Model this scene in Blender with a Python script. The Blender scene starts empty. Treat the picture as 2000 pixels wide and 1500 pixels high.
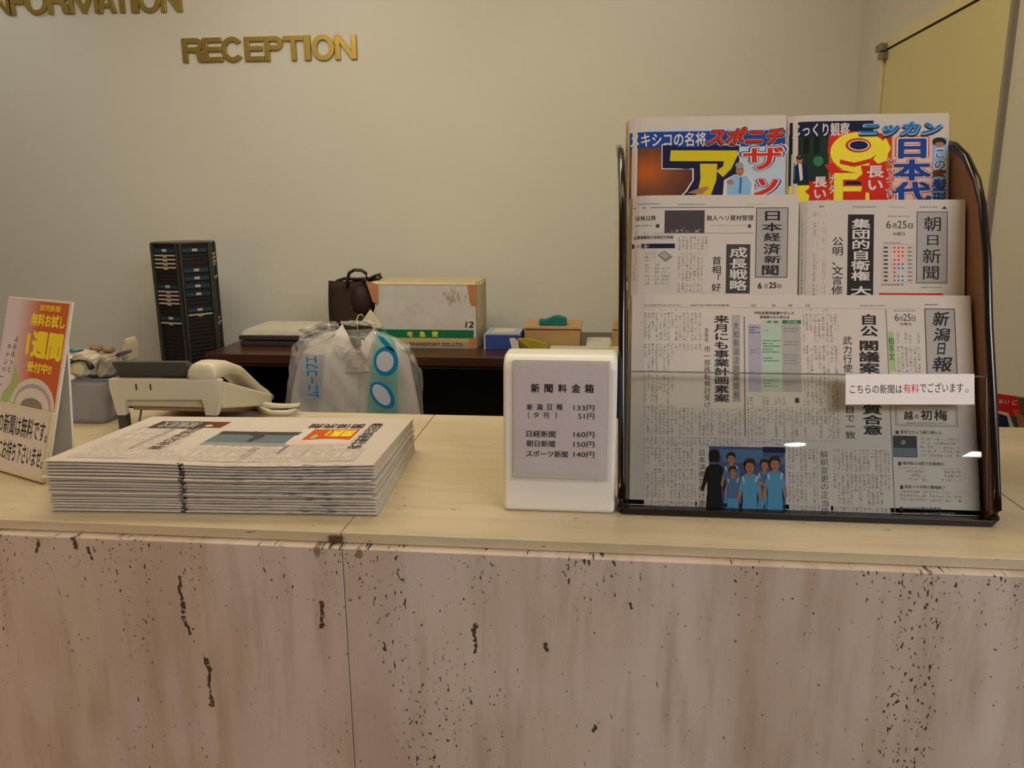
import bpy, bmesh, math, random
from mathutils import Vector, Matrix
random.seed(7)
V = Vector
R_ = math.radians
scn = bpy.context.scene
COL = scn.collection

# ------------------------------------------------------------------ camera
ZC = 1.05                                   # height of the counter top
CAM = V((0, 0, ZC + .364))
F_PX = 1550.0
yaw, pitch, roll = R_(6.477), R_(12.728), R_(-.443)
FW = V((-math.sin(yaw)*math.cos(pitch), math.cos(yaw)*math.cos(pitch), -math.sin(pitch)))
_r0 = V((math.cos(yaw), math.sin(yaw), 0)); _u0 = _r0.cross(FW)
RT = _r0*math.cos(roll) + _u0*math.sin(roll); UP = RT.cross(FW)
cam = bpy.data.cameras.new('camera'); co = bpy.data.objects.new('camera', cam); COL.objects.link(co)
co.matrix_world = Matrix(((RT.x, UP.x, -FW.x, CAM.x), (RT.y, UP.y, -FW.y, CAM.y), (RT.z, UP.z, -FW.z, CAM.z), (0, 0, 0, 1)))
cam.sensor_width = 36; cam.lens = F_PX/2000*36; cam.clip_start = .02
scn.camera = co

# ------------------------------------------------------------------ world, exposure, area lights
w = bpy.data.worlds.new('world'); scn.world = w; w.use_nodes = True
w.node_tree.nodes['Background'].inputs[0].default_value = (.9, .86, .8, 1)
w.node_tree.nodes['Background'].inputs[1].default_value = .15
vs = scn.view_settings
vs.view_transform = 'Standard'; vs.look = 'None'; vs.gamma = 1; vs.use_curve_mapping = False
vs.exposure = -0.02
def area(name, loc, size, energy, color, aim=None, sizey=None):
    l = bpy.data.lights.new(name, 'AREA'); l.energy = energy; l.color = color; l.size = size
    if sizey: l.shape = 'RECTANGLE'; l.size_y = sizey
    o = bpy.data.objects.new(name, l); COL.objects.link(o); o.location = loc
    d = V(aim) - V(loc) if aim else V((0, 0, -1))
    o.rotation_euler = d.to_track_quat('-Z', 'Y').to_euler(); return o
def spot(name, loc, aim, energy, color, ang=80, blend=1, r=.05):
    l = bpy.data.lights.new(name, 'SPOT'); l.energy = energy; l.color = color; l.spot_size = R_(ang); l.spot_blend = blend; l.shadow_soft_size = r
    o = bpy.data.objects.new(name, l); COL.objects.link(o); o.location = loc
    o.rotation_euler = (V(aim)-V(loc)).to_track_quat('-Z', 'Y').to_euler(); return o
WARM = (1, .84, .58); NEUT = (1, .96, .90); COOL = (.97, .96, 1.0); LEFTW = (1, .62, .28)
area('lobby_ceiling_wash', (1.35, -.8, 2.55), 1.5, 46, (.94, .95, 1.0), (.45, .8, .95), .9)
area('lobby_side_wash', (3.9, -1.6, 2.2), 1.4, 26, COOL, (.6, .8, .8))
area('lobby_left_lamp', (-1.8, -.5, 1.2), .6, 7.5, (1, .56, .2), (-.9, .8, .7))
area('counter_wash', (-.2, .86, 2.55), 2.2, 7.5, (1, .76, .40), None, .35)
for _x, _e in ((-2.4, 6.0), (-1.05, 2.6), (.28, 2.8)): spot('wall_spot', (_x, 2.45, 2.56), (_x, 3.0, 1.55), _e, NEUT, 110)
area('staff_fill', (-1.2, 1.7, 2.55), 2.6, 4, NEUT, None, .8)
area('staff_warm', (-.7, 1.55, 2.5), 1.6, 16, WARM, (-.75, 2.5, .8), .5)

# ------------------------------------------------------------------ pixel rays (measurements of the photograph)
def ray(x, y): return FW + RT*((x-1000)/F_PX) - UP*((y-750)/F_PX)
def onz(x, y, z=ZC): d = ray(x, y); return CAM + d*((z-CAM.z)/d.z)
def ony(x, y, Y): d = ray(x, y); return CAM + d*(Y/d.y)
def onx(x, y, X): d = ray(x, y); return CAM + d*(X/d.x)

# ------------------------------------------------------------------ materials
MATS = {}
class N:
    def __init__(s, name):
        s.m = bpy.data.materials.new(name); s.m.use_nodes = True; s.t = s.m.node_tree
        s.bsdf = s.t.nodes['Principled BSDF']; s.out = s.t.nodes['Material Output']
    def n(s, typ, **kw):
        a = s.t.nodes.new(typ)
        for k, v in kw.items():
            if k.startswith('i_'):
                k = k[2:]; k = int(k) if k.isdigit() else k.replace('_', ' ')
                s.put(a.inputs[k], v)
            else: setattr(a, k, v)
        return a
    def put(s, sock, v):
        if isinstance(v, bpy.types.NodeSocket): s.t.links.new(v, sock)
        else: sock.default_value = v
    def math(s, op, a, b=None, c=None, clamp=False):
        m = s.n('ShaderNodeMath', operation=op, use_clamp=clamp); s.put(m.inputs[0], a)
        if b is not None: s.put(m.inputs[1], b)
        if c is not None: s.put(m.inputs[2], c)
        return m.outputs[0]
    def mix(s, f, a, b):
        m = s.n('ShaderNodeMix', data_type='RGBA'); s.put(m.inputs[0], f)
        s.put(m.inputs[6], a if isinstance(a, bpy.types.NodeSocket) else (*a, 1)); s.put(m.inputs[7], b if isinstance(b, bpy.types.NodeSocket) else (*b, 1))
        return m.outputs[2]
    def obj(s, scale=(1, 1, 1), rot=(0, 0, 0)):
        g = s.n('ShaderNodeNewGeometry')
        mp = s.n('ShaderNodeMapping'); s.put(mp.inputs[0], g.outputs['Position']); mp.inputs['Scale'].default_value = scale; mp.inputs['Rotation'].default_value = rot
        return mp.outputs[0]
    def noise(s, vec, scale=5, detail=3, rough=.5):
        return s.n('ShaderNodeTexNoise', i_Vector=vec, i_Scale=scale, i_Detail=detail, i_Roughness=rough).outputs['Fac']
    def ramp(s, f, a, b):
        m = s.n('ShaderNodeMapRange', clamp=True, i_Value=f); m.inputs[1].default_value = a; m.inputs[2].default_value = b; return m.outputs[0]
    def bump(s, h, strength=.2, dist=.002):
        b = s.n('ShaderNodeBump', i_Height=h, i_Strength=strength, i_Distance=dist); s.t.links.new(b.outputs[0], s.bsdf.inputs['Normal']); return b.outputs[0]
def lin(c):
    return tuple(((x/255)/12.92 if x/255 <= .04045 else ((x/255+.055)/1.055)**2.4) for x in c)
def mat(name, rgb, rough=.5, metal=0, var=.06, scale=30, bump=0, spec=None, **kw):
    """plain procedural material, rgb as 0-255 sRGB albedo"""
    if name in MATS: return MATS[name]
    s = N(name); c = lin(rgb)
    f = s.noise(s.obj(), scale, 3)
    c2 = tuple(min(1, x*(1-var*2)) for x in c); c1 = tuple(min(1, x*(1+var)) for x in c)
    s.put(s.bsdf.inputs['Base Color'], s.mix(f, c2, c1))
    s.bsdf.inputs['Roughness'].default_value = rough; s.bsdf.inputs['Metallic'].default_value = metal
    if spec is not None: s.bsdf.inputs['Specular IOR Level'].default_value = spec
    if bump: s.bump(f, bump, .001)
    for k, v in kw.items(): s.bsdf.inputs[k.replace('_', ' ')].default_value = v
    MATS[name] = s.m; return s.m
def ink(name, rgb, rough=.75): return mat('ink_'+name, rgb, rough, var=.05, scale=400, spec=.2)
def clear(name, tint, rough=.03, ior=1.45, bump=0, bscale=40, haze=0, hcol=(.8, .8, .8), gl=1.0):
    if name in MATS: return MATS[name]
    s = N(name); s.t.nodes.remove(s.bsdf)
    t = s.n('ShaderNodeBsdfTransparent'); t.inputs[0].default_value = (*tint, 1)
    g = s.n('ShaderNodeBsdfGlossy'); g.inputs['Roughness'].default_value = rough; g.inputs[0].default_value = (gl, gl, gl, 1)
    f = s.n('ShaderNodeFresnel'); f.inputs[0].default_value = ior
    if bump:
        nz = s.n('ShaderNodeTexNoise', i_Vector=s.obj(), i_Scale=bscale, i_Detail=2.0, i_Distortion=1.5)
        b = s.n('ShaderNodeBump', i_Height=nz.outputs['Fac'], i_Strength=bump, i_Distance=.01)
        s.t.links.new(b.outputs[0], g.inputs['Normal']); s.t.links.new(b.outputs[0], f.inputs['Normal'])
    m = s.n('ShaderNodeMixShader'); s.put(m.inputs[0], f.outputs[0]); s.put(m.inputs[1], t.outputs[0]); s.put(m.inputs[2], g.outputs[0])
    last = m.outputs[0]
    if haze:
        d = s.n('ShaderNodeBsdfDiffuse'); d.inputs[0].default_value = (*hcol, 1)
        m2 = s.n('ShaderNodeMixShader'); m2.inputs[0].default_value = haze; s.put(m2.inputs[1], last); s.put(m2.inputs[2], d.outputs[0]); last = m2.outputs[0]
    s.put(s.out.inputs[0], last); MATS[name] = s.m; return s.m

def wall_mat(name, rgb, rough=.75):
    s = N(name); c = lin(rgb)
    f = s.noise(s.obj(), 3, 4); g = s.noise(s.obj(), 420, 2)
    s.put(s.bsdf.inputs['Base Color'], s.mix(f, tuple(x*.95 for x in c), tuple(min(1, x*1.03) for x in c)))
    s.bsdf.inputs['Roughness'].default_value = rough; s.bump(g, .12, .001); return s.m

def travertine(name, vertical, base, pale, vein, pit_amt, thr=.69, scars=(), patches=()):
    s = N(name)
    if vertical: big = s.obj((5, 1, .7), (0, R_(3), 0)); fine = s.obj((46, 3, 6), (0, R_(5), 0)); pit = s.obj((230, 20, 120), (0, R_(4), 0)); band = s.obj((10, 1, 1.6), (0, R_(4), 0))
    else: big = s.obj((.9, 6, 6)); fine = s.obj((7, 60, 60)); pit = s.obj((60, 180, 180)); band = s.obj((1.5, 12, 12))
    a = s.noise(big, 1.6, 4, .6); b = s.noise(fine, 1, 4, .6)
    c = s.mix(s.ramp(a, .3, .7), base, pale)
    c = s.mix(s.math('MULTIPLY', s.ramp(b, .48, .78), .6), c, vein)
    cl = s.noise(s.obj((7, 2, 4)), 1.2, 3)
    c = s.mix(s.math('MULTIPLY', s.ramp(cl, .5, .75), .35), c, (min(1,pale[0]*1.08), pale[1]*1.12, pale[2]*1.28))
    p = s.noise(pit, 1, 2, .6); q = s.noise(band, 1, 3, .65)
    pf = s.ramp(s.math('ADD', p, s.math('MULTIPLY', s.ramp(q, .50, .64), .085*pit_amt)), thr, thr+.035)
    geo = s.n('ShaderNodeNewGeometry'); sep = s.n('ShaderNodeSeparateXYZ', i_0=geo.outputs['Position'])
    x, z = sep.outputs[0], sep.outputs[2]
    if vertical:   # more pits just under the top edge
        nearp = s.ramp(z, ZC-.12, ZC-.01)
        p2 = s.noise(s.obj((260, 20, 130), (0, R_(8), 0)), 1, 2, .6); q2 = s.noise(s.obj((22, 1, 4)), 1, 2)
        pf = s.math('MAXIMUM', pf, s.ramp(s.math('ADD', p2, s.math('MULTIPLY', s.math('MULTIPLY', nearp, s.ramp(q2, .42, .62)), .13)), thr, thr+.035))
    wob = s.math('MULTIPLY', s.math('SUBTRACT', s.noise(s.obj((1, 1, 1)), 90, 2), .5), .013)
    brk = s.ramp(s.noise(s.obj((1, 1, 1)), 170, 2), .3, .42)
    for (x0, z0, x1, z1, r) in scars:
        dx, dz = x1-x0, z1-z0; L2 = dx*dx+dz*dz
        px = s.math('SUBTRACT', x, x0); pz = s.math('SUBTRACT', z, z0)
        t = s.math('DIVIDE', s.math('ADD', s.math('MULTIPLY', px, dx), s.math('MULTIPLY', pz, dz)), L2, clamp=True)
        ex = s.math('ADD', s.math('SUBTRACT', px, s.math('MULTIPLY', t, dx)), wob); ez = s.math('SUBTRACT', pz, s.math('MULTIPLY', t, dz))
        d = s.math('SQRT', s.math('ADD', s.math('MULTIPLY', ex, ex), s.math('MULTIPLY', ez, ez)))
        pf = s.math('MAXIMUM', pf, s.math('MULTIPLY', s.ramp(d, r, r*.55), brk))
    c = s.mix(s.math('MULTIPLY', pf, .93), c, (.03, .018, .01))
    for (x0, z0, rx, rz) in patches:
        ex = s.math('DIVIDE', s.math('SUBTRACT', x, x0), rx); ez = s.math('DIVIDE', s.math('SUBTRACT', z, z0), rz)
        d = s.math('SQRT', s.math('ADD', s.math('MULTIPLY', ex, ex), s.math('MULTIPLY', ez, ez)))
        c = s.mix(s.math('MULTIPLY', s.ramp(d, 1.1, .8), .7), c, (.12, .065, .035))
    s.put(s.bsdf.inputs['Base Color'], c)
    s.bsdf.inputs['Roughness'].default_value = .34 if not vertical else .42
    s.bump(s.math('SUBTRACT', 1.0, pf), .5, .002); return s.m

def body_text_mat():
    """rows and columns of unreadably small printed characters; UV in metres"""
    s = N('ink_body_text'); uv = s.n('ShaderNodeUVMap').outputs[0]; sp = s.n('ShaderNodeSeparateXYZ', i_0=uv); u, v = sp.outputs[0], sp.outputs[1]
    cu, cv, row = .0048, .0036, .0390
    rr = s.math('DIVIDE', v, row); fr = s.math('FRACT', rr); ri = s.math('FLOOR', rr)
    ci = s.math('FLOOR', s.math('DIVIDE', u, cu)); fu = s.math('FRACT', s.math('DIVIDE', u, cu)); fv = s.math('FRACT', s.math('DIVIDE', v, cv)); vi = s.math('FLOOR', s.math('DIVIDE', v, cv))
    m = s.math('MULTIPLY', s.math('GREATER_THAN', fu, .14), s.math('LESS_THAN', fu, .82))
    m = s.math('MULTIPLY', m, s.math('MULTIPLY', s.math('GREATER_THAN', fv, .1), s.math('LESS_THAN', fv, .92)))
    m = s.math('MULTIPLY', m, s.math('GREATER_THAN', fr, .06))
    cmb = s.n('ShaderNodeCombineXYZ', i_0=ci, i_1=ri); wn = s.n('ShaderNodeTexWhiteNoise', noise_dimensions='3D', i_Vector=cmb.outputs[0]).outputs['Value']
    endp = s.math('MULTIPLY', s.math('GREATER_THAN', wn, .72), s.math('LESS_THAN', fr, s.math('MULTIPLY', wn, .55)))
    m = s.math('MULTIPLY', m, s.math('SUBTRACT', 1.0, endp))
    su = s.math('FLOOR', s.math('DIVIDE', u, cu/5)); sv = s.math('FLOOR', s.math('DIVIDE', v, cv/4))
    g = s.n('ShaderNodeTexWhiteNoise', noise_dimensions='3D', i_Vector=s.n('ShaderNodeCombineXYZ', i_0=su, i_1=sv, i_2=7.0).outputs[0]).outputs['Value']
    h = s.n('ShaderNodeTexWhiteNoise', noise_dimensions='3D', i_Vector=s.n('ShaderNodeCombineXYZ', i_0=ci, i_1=vi, i_2=3.0).outputs[0]).outputs['Value']
    dens = s.math('MULTIPLY_ADD', h, .45, .28)
    m = s.math('MULTIPLY', m, s.math('LESS_THAN', g, dens))
    s.put(s.bsdf.inputs['Base Color'], s.mix(s.math('MULTIPLY', m, .62), lin(PAPER), (.09, .085, .08)))
    s.bsdf.inputs['Roughness'].default_value = .85; s.bsdf.inputs['Specular IOR Level'].default_value = .15; return s.m

PAPER = (205, 196, 188)
M = {}
M['paper'] = mat('newsprint', PAPER, .85, var=.03, scale=18, spec=.15)
M['page'] = mat('newsprint_inner', (214, 204, 178), .85, var=.05, scale=25, spec=.15)
M['body'] = body_text_mat()
K = dict(k=ink('black', (48, 45, 45)), g=ink('grey', (135, 130, 127)), lg=ink('light_grey', (170, 166, 162)), w=ink('white', (215, 210, 206)), r=ink('red', (205, 45, 28)),
    b=ink('blue', (30, 70, 150)), nv=ink('navy', (26, 30, 66)), y=ink('yellow', (210, 192, 30)), o=ink('orange', (205, 90, 25)), db=ink('dark_brown', (70, 38, 28)),
    dg=ink('dark_grey', (72, 68, 69)), lb=ink('light_blue', (140, 180, 215)), cb=ink('cyan_blue', (30, 115, 195)), gn=ink('green', (50, 120, 75)), lgn=ink('pale_green', (175, 196, 175)),
    lv=ink('lavender', (170, 164, 180)), lm=ink('lime', (165, 190, 125)), pk=ink('pink', (225, 190, 180)), sk=ink('skin', (170, 120, 90)), hr=ink('hair', (50, 38, 32)),
    jb=ink('shirt_blue', (84, 152, 190)), jb2=ink('shirt_blue_deep', (82, 114, 154)), bk=ink('night_blue', (74, 80, 122)), blk=ink('deep_black', (18, 22, 22)), pp=M['paper'],
    dk=ink('dark_green', (28, 50, 40)), bp=ink('blue_pale_print', (185, 200, 215)), tx=M['body'], br=ink('brown', (110, 60, 40)), ye=ink('warm_yellow', (240, 222, 60)), gy=ink('silver_grey', (150, 150, 155)), st=ink('sky_grey', (105, 120, 130)), wh=ink('card_white', (232, 228, 226)))
KEYS = list(K)

# ------------------------------------------------------------------ mesh helpers
ORG = {}
def mkempty(name, loc, label, cat, group=None):
    o = bpy.data.objects.new(name, None); COL.objects.link(o); o.location = loc; o.empty_display_size = .02
    o['label'] = label; o['category'] = cat
    if group: o['group'] = group
    ORG[o.name] = V(loc); return o
def tag(o, label, cat, group=None):
    o['label'] = label; o['category'] = cat
    if group: o['group'] = group
    return o
class MB:
    def __init__(s): s.v = []; s.f = []; s.m = []; s.uv = None; s.mats = []
    def mi(s, m):
        if m not in s.mats: s.mats.append(m)
        return s.mats.index(m)
    def add(s, vs_, fs, m):
        o = len(s.v); s.v += [V(p) for p in vs_]; k = s.mi(m)
        for f in fs: s.f.append(tuple(i+o for i in f)); s.m.append(k)
    def box(s, a, b, m, rot=None, piv=None):
        x0, y0, z0 = a; x1, y1, z1 = b
        p = [V(q) for q in ((x0, y0, z0), (x1, y0, z0), (x1, y1, z0), (x0, y1, z0), (x0, y0, z1), (x1, y0, z1), (x1, y1, z1), (x0, y1, z1))]
        if rot:
            c = V(piv) if piv else (V(a)+V(b))/2; Rm = rot if isinstance(rot, Matrix) else Matrix.Rotation(rot, 3, 'Z'); p = [c+Rm@(q-c) for q in p]
        s.add(p, [(0, 3, 2, 1), (4, 5, 6, 7), (0, 1, 5, 4), (1, 2, 6, 5), (2, 3, 7, 6), (3, 0, 4, 7)], m); return s
    def hexa(s, p, m):   # 8 corners: bottom 4 ccw, top 4 ccw
        s.add(p, [(0, 3, 2, 1), (4, 5, 6, 7), (0, 1, 5, 4), (1, 2, 6, 5), (2, 3, 7, 6), (3, 0, 4, 7)], m); return s
    def prism(s, pts, off, m):   # polygon pts (3D) extruded by vector off
        n = len(pts); off = V(off); p = [V(q) for q in pts]; p += [q+off for q in p]
        s.add(p, [tuple(range(n))[::-1], tuple(range(n, 2*n))] + [(i, (i+1) % n, n+(i+1) % n, n+i) for i in range(n)], m); return s
    def tube(s, pts, r, m, seg=8, closed=False, flat=1):
        P = [V(p) for p in pts]; n = len(P); rings = []
        up = V((0, 0, 1))
        for i, p in enumerate(P):
            a = P[(i-1) % n] if (i or closed) else p; b = P[(i+1) % n] if (i < n-1 or closed) else p
            t = (b-a).normalized(); x = t.cross(up)
            if x.length < 1e-3: x = t.cross(V((0, 1, 0)))
            x.normalize(); y = x.cross(t); rr = r[i] if isinstance(r, (list, tuple)) else r
            rings.append([p + x*math.cos(k*2*math.pi/seg)*rr*flat + y*math.sin(k*2*math.pi/seg)*rr for k in range(seg)])
        vs_ = [q for ring in rings for q in ring]; fs = []
        for i in range(n if closed else n-1):
            j = (i+1) % n
            for k in range(seg): fs.append((i*seg+k, i*seg+(k+1) % seg, j*seg+(k+1) % seg, j*seg+k))
        if not closed: fs += [tuple(range(seg))[::-1], tuple((n-1)*seg+k for k in range(seg))]
        s.add(vs_, fs, m); return s
    def grid(s, fn, nu, nv, m, close=False):
        vs_ = [fn(i/nu, j/nv) for j in range(nv+1) for i in range(nu+1)]
        s.add(vs_, [(j*(nu+1)+i, j*(nu+1)+i+1, (j+1)*(nu+1)+i+1, (j+1)*(nu+1)+i) for j in range(nv) for i in range(nu)], m); return s
    def ball(s, c, r, m, nu=12, nv=8, fn=None):
        c = V(c); r = r if isinstance(r, (tuple, list)) else (r, r, r)
        def g(u, v):
            a = u*2*math.pi; b = -math.pi/2+v*math.pi
            d = V((math.cos(a)*math.cos(b)*r[0], math.sin(a)*math.cos(b)*r[1], math.sin(b)*r[2]))
            return c + (fn(d) if fn else d)
        return s.grid(g, nu, nv, m)
    def build(s, name, parent=None, smooth=False, bevel=0, kind=None, label=None, solid=0):
        me = bpy.data.meshes.new(name)
        org = ORG.get(parent.name, V((0, 0, 0))) if parent else V((0, 0, 0))
        me.from_pydata([tuple(p-org) for p in s.v], [], s.f)
        for m in s.mats: me.materials.append(m)
        me.polygons.foreach_set('material_index', s.m)
        if s.uv:
            ul = me.uv_layers.new(name='UVMap')
            for l in me.loops: ul.data[l.index].uv = s.uv[l.vertex_index]
        me.validate(); me.update()
        if not s.uv:
            bm = bmesh.new(); bm.from_mesh(me); bmesh.ops.recalc_face_normals(bm, faces=bm.faces); bm.to_mesh(me); bm.free()
        if smooth: me.polygons.foreach_set('use_smooth', [True]*len(me.polygons)); me.update()
        o = bpy.data.objects.new(name, me); COL.objects.link(o)
        if parent: o.parent = parent; ORG[o.name] = org
        if solid: md = o.modifiers.new('solid', 'SOLIDIFY'); md.thickness = solid; md.offset = 0
        if bevel:
            md = o.modifiers.new('bevel', 'BEVEL'); md.width = bevel; md.segments = 3; md.limit_method = 'ANGLE'; md.angle_limit = R_(35)
            if not smooth: me.polygons.foreach_set('use_smooth', [True]*len(me.polygons)); o.modifiers.new('wn', 'WEIGHTED_NORMAL')
        if kind: o['kind'] = kind
        if label: o['label'] = label
        return o

# glyph cache: filled outlines of single characters or strings
_tc = bpy.data.curves.new('glyph', 'FONT'); _tc.resolution_u = 3; _to = bpy.data.objects.new('glyph', _tc); COL.objects.link(_to); _G = {}
def glyph(ch, bold=0.0, solid=False):
    k = (ch, bold, solid)
    if bold and not solid and k not in _G:
        v0, f0, b0 = glyph(ch); n = 8 if bold > .03 else 4; vs_ = []; fs = []
        em = 1 if len(ch) == 1 else .9
        for q in range(n):
            a = q*2*math.pi/n + (0 if n == 8 else math.pi/4); o = len(vs_); rr = bold*1.15*em
            vs_ += [(x+rr*math.cos(a), y+rr*math.sin(a), q) for x, y in v0]; fs += [tuple(i+o for i in f) for f in f0]
        _G[k] = (vs_, fs, (b0[0]-rr, b0[1]-rr, b0[2]+rr, b0[3]+rr))
    if k not in _G:
        _tc.body = ch; _tc.offset = bold if solid else 0; bpy.context.view_layer.update()
        me = bpy.data.meshes.new_from_object(_to.evaluated_get(bpy.context.evaluated_depsgraph_get()))
        vs_ = [(v.co.x, v.co.y) for v in me.vertices]; fs = [tuple(p.vertices) for p in me.polygons]; bpy.data.meshes.remove(me)
        xs = [v[0] for v in vs_] or [0, 1]; ys = [v[1] for v in vs_] or [0, 1]
        _G[k] = (vs_, fs, (min(xs), min(ys), max(xs), max(ys)))
    return _G[k]

class Sheet:
    """flat or gently bent page: origin at lower left, U right, W up along the page, Nn towards the viewer"""
    def __init__(s, O, U, W, width, height, bend=None):
        s.O = V(O); s.U = V(U).normalized(); s.W = V(W).normalized(); s.N = s.U.cross(s.W).normalized(); s.w = width; s.h = height; s.bend = bend or (lambda u, v: 0.0)
    def uv(s, px, py):
        d = ray(px, py); t = (s.O-CAM).dot(s.N)/d.dot(s.N); q = CAM+d*t-s.O; return (q.dot(s.U), q.dot(s.W))
    def at(s, u, v, n=0): return s.O + s.U*u + s.W*v + s.N*(n+s.bend(u, v))
class Print:
    """flat print on a sheet, laid out in the sheet's own u,v metres"""
    def __init__(s, sh, px=True): s.sh = sh; s.mb = MB(); s.uvs = []; s.px = px
    def c(s, x, y): return s.sh.uv(x, y) if s.px else (x, y)
    def cc(s, x0, y0, x1, y1):   # lower-left and upper-right corner of a pixel box, measured on its centre lines
        if not s.px: return (x0, y1), (x1, y0)
        xm, ym = (x0+x1)/2, (y0+y1)/2
        return (s.sh.uv(x0, ym)[0], s.sh.uv(xm, y1)[1]), (s.sh.uv(x1, ym)[0], s.sh.uv(xm, y0)[1])
    def raw(s, pts, faces, m, layer):
        e = .00007*(layer+1); s.mb.add([s.sh.at(p[0], p[1], e + (p[2]*6e-6 if len(p) == 3 else 0)) for p in pts], faces, K[m] if isinstance(m, str) else m); s.uvs += [(p[0], p[1]) for p in pts]
    def rect(s, m, x0, y0, x1, y1, L=0):
        a, b = s.cc(x0, y0, x1, y1); n = max(1, int(abs(b[0]-a[0])/.012)); k = max(1, int(abs(b[1]-a[1])/.03))
        pts = [(a[0]+(b[0]-a[0])*i/n, a[1]+(b[1]-a[1])*j/k) for j in range(k+1) for i in range(n+1)]
        s.raw(pts, [(j*(n+1)+i, j*(n+1)+i+1, (j+1)*(n+1)+i+1, (j+1)*(n+1)+i) for j in range(k) for i in range(n)], m, L); return s
    def frame(s, m, x0, y0, x1, y1, t=1.2, L=1):
        a, b = s.cc(x0, y0, x1, y1); q = t/1400
        for u0, v0, u1, v1 in ((a[0], b[1]-q, b[0], b[1]), (a[0], a[1], b[0], a[1]+q), (a[0], a[1], a[0]+q, b[1]), (b[0]-q, a[1], b[0], b[1])):
            s.raw([(u0, v0), (u1, v0), (u1, v1), (u0, v1)], [(0, 1, 2, 3)], m, L)
        return s
    def poly(s, m, pts, L=1):
        q = [s.c(*p) for p in pts]
        from mathutils.geometry import tessellate_polygon
        tr = tessellate_polygon([[V((a, b, 0)) for a, b in q]]); s.raw(q, [tuple(t) for t in tr], m, L); return s
    def ell(s, m, cx, cy, rx, ry, L=1, n=16, a0=0): return s.poly(m, [(cx+rx*math.cos(i*2*math.pi/n+a0), cy+ry*math.sin(i*2*math.pi/n+a0)) for i in range(n)], L)
    def put(s, g, m, a, b, L, em):
        vs_, fs, bb = g
        if not vs_: return
        vs_ = [v if len(v) == 3 else (v[0], v[1], 0) for v in vs_]
        x0, y0, x1, y1 = (0, -.12, 1, .88) if em else bb
        s.raw([(a[0]+(b[0]-a[0])*(x-x0)/(x1-x0), a[1]+(b[1]-a[1])*(y-y0)/(y1-y0), q) for x, y, q in vs_], fs, m, L)
    def v(s, txt, m, x0, y0, x1, y1, bold=.012, L=2, fill=.97):   # vertical line of characters
        a, b = s.cc(x0, y0, x1, y1); n = len(txt); h = (b[1]-a[1])/n; pad = h*(1-fill)/2
        for i, ch in enumerate(txt):
            if ch == ' ': continue
            top = b[1]-i*h; g = glyph(ch, bold)
            if ch in 'ー':
                g = ([(p[1]+.12, .88-p[0])+tuple(p[2:]) for p in g[0]], g[1], g[2])
            s.put(g, m, (a[0], top-h+pad), (b[0], top-pad), L, True)
        return s
    def h(s, txt, m, x0, y0, x1, y1, bold=.012, L=2, slant=0):     # whole string fitted into the box
        g = glyph(txt, bold)
        if slant: g = ([(p[0]+slant*p[1], p[1])+tuple(p[2:]) for p in g[0]], g[1], None); xs = [q[0] for q in g[0]]; ys = [q[1] for q in g[0]]; g = (g[0], g[1], (min(xs), min(ys), max(xs), max(ys)))
        a, b = s.cc(x0, y0, x1, y1); s.put(g, m, a, b, L, False); return s
    def tx(s, x0, y0, x1, y1): return s.rect('tx', x0, y0, x1, y1, 0)
    def lines(s, x0, y0, x1, y1, step=7, m='g', L=0, dash=None, h=2.6):   # horizontal rows of tiny print
        if y1-y0 > 9 and step > 5.9:
            n0 = len(s.uvs); s.rect('tx', x0, y0, x1, y1, L); s.uvs[n0:] = [(b+.011, a+.0045) for a, b in s.uvs[n0:]]; return s
        y = y0
        while y+h <= y1+.1:
            x = x0
            xe = x1 if random.random() > .25 else x0+(x1-x0)*random.uniform(.4, .9)
            while x < xe:
                wd = random.uniform(2, 5); s.rect1(m, x, y+random.uniform(0, .6), min(x+wd, xe), y+h-random.uniform(0, .6), L); x += wd+random.uniform(.8, 1.8)
            y += step
        return s
    def rect1(s, m, x0, y0, x1, y1, L):
        a, b = s.cc(x0, y0, x1, y1); s.raw([(a[0], a[1]), (b[0], a[1]), (b[0], b[1]), (a[0], b[1])], [(0, 1, 2, 3)], m, L); return s
    def build(s, name, parent):
        s.mb.uv = s.uvs; o = s.mb.build(name, parent); return o

def struct(o): o['kind'] = 'structure'; return o

# ------------------------------------------------------------------ room shell
WALL = wall_mat('painted_wall', (206, 205, 194)); WALLR = wall_mat('painted_side_wall', (205, 200, 186)); CEIL = wall_mat('ceiling_paint', (225, 220, 208))
XR = .86; YB = 3.0; ZT = 2.6
def slab(name, a, b, m): return struct(MB().box(a, b, m).build(name))
slab('wall_back', (-4.1, YB, 0), (XR+.1, YB+.1, ZT), WALL)
YD0, YD1, ZD = 1.917, 2.72, 1.872      # door opening in the right wall
wr = MB().box((XR, .7, 0), (XR+.1, YD0, ZT), WALLR).box((XR, YD1+.04, 0), (XR+.1, YB, ZT), WALLR).box((XR, YD0, ZD+.03), (XR+.1, YD1+.04, ZT), WALLR)
struct(wr.build('wall_right'))
slab('wall_lobby_side', (XR+.1, .7, 0), (5.2, .8, ZT), WALLR)
slab('wall_lobby_right', (5.2, -7.6, 0), (5.3, .8, ZT), WALLR)
slab('wall_left', (-4.2, -7.6, 0), (-4.1, YB+.1, ZT), WALL)
slab('wall_front', (-4.2, -7.7, 0), (5.3, -7.6, ZT), WALL)
slab('ceiling', (-4.2, -7.7, ZT), (5.3, YB+.1, ZT+.1), CEIL)
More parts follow.
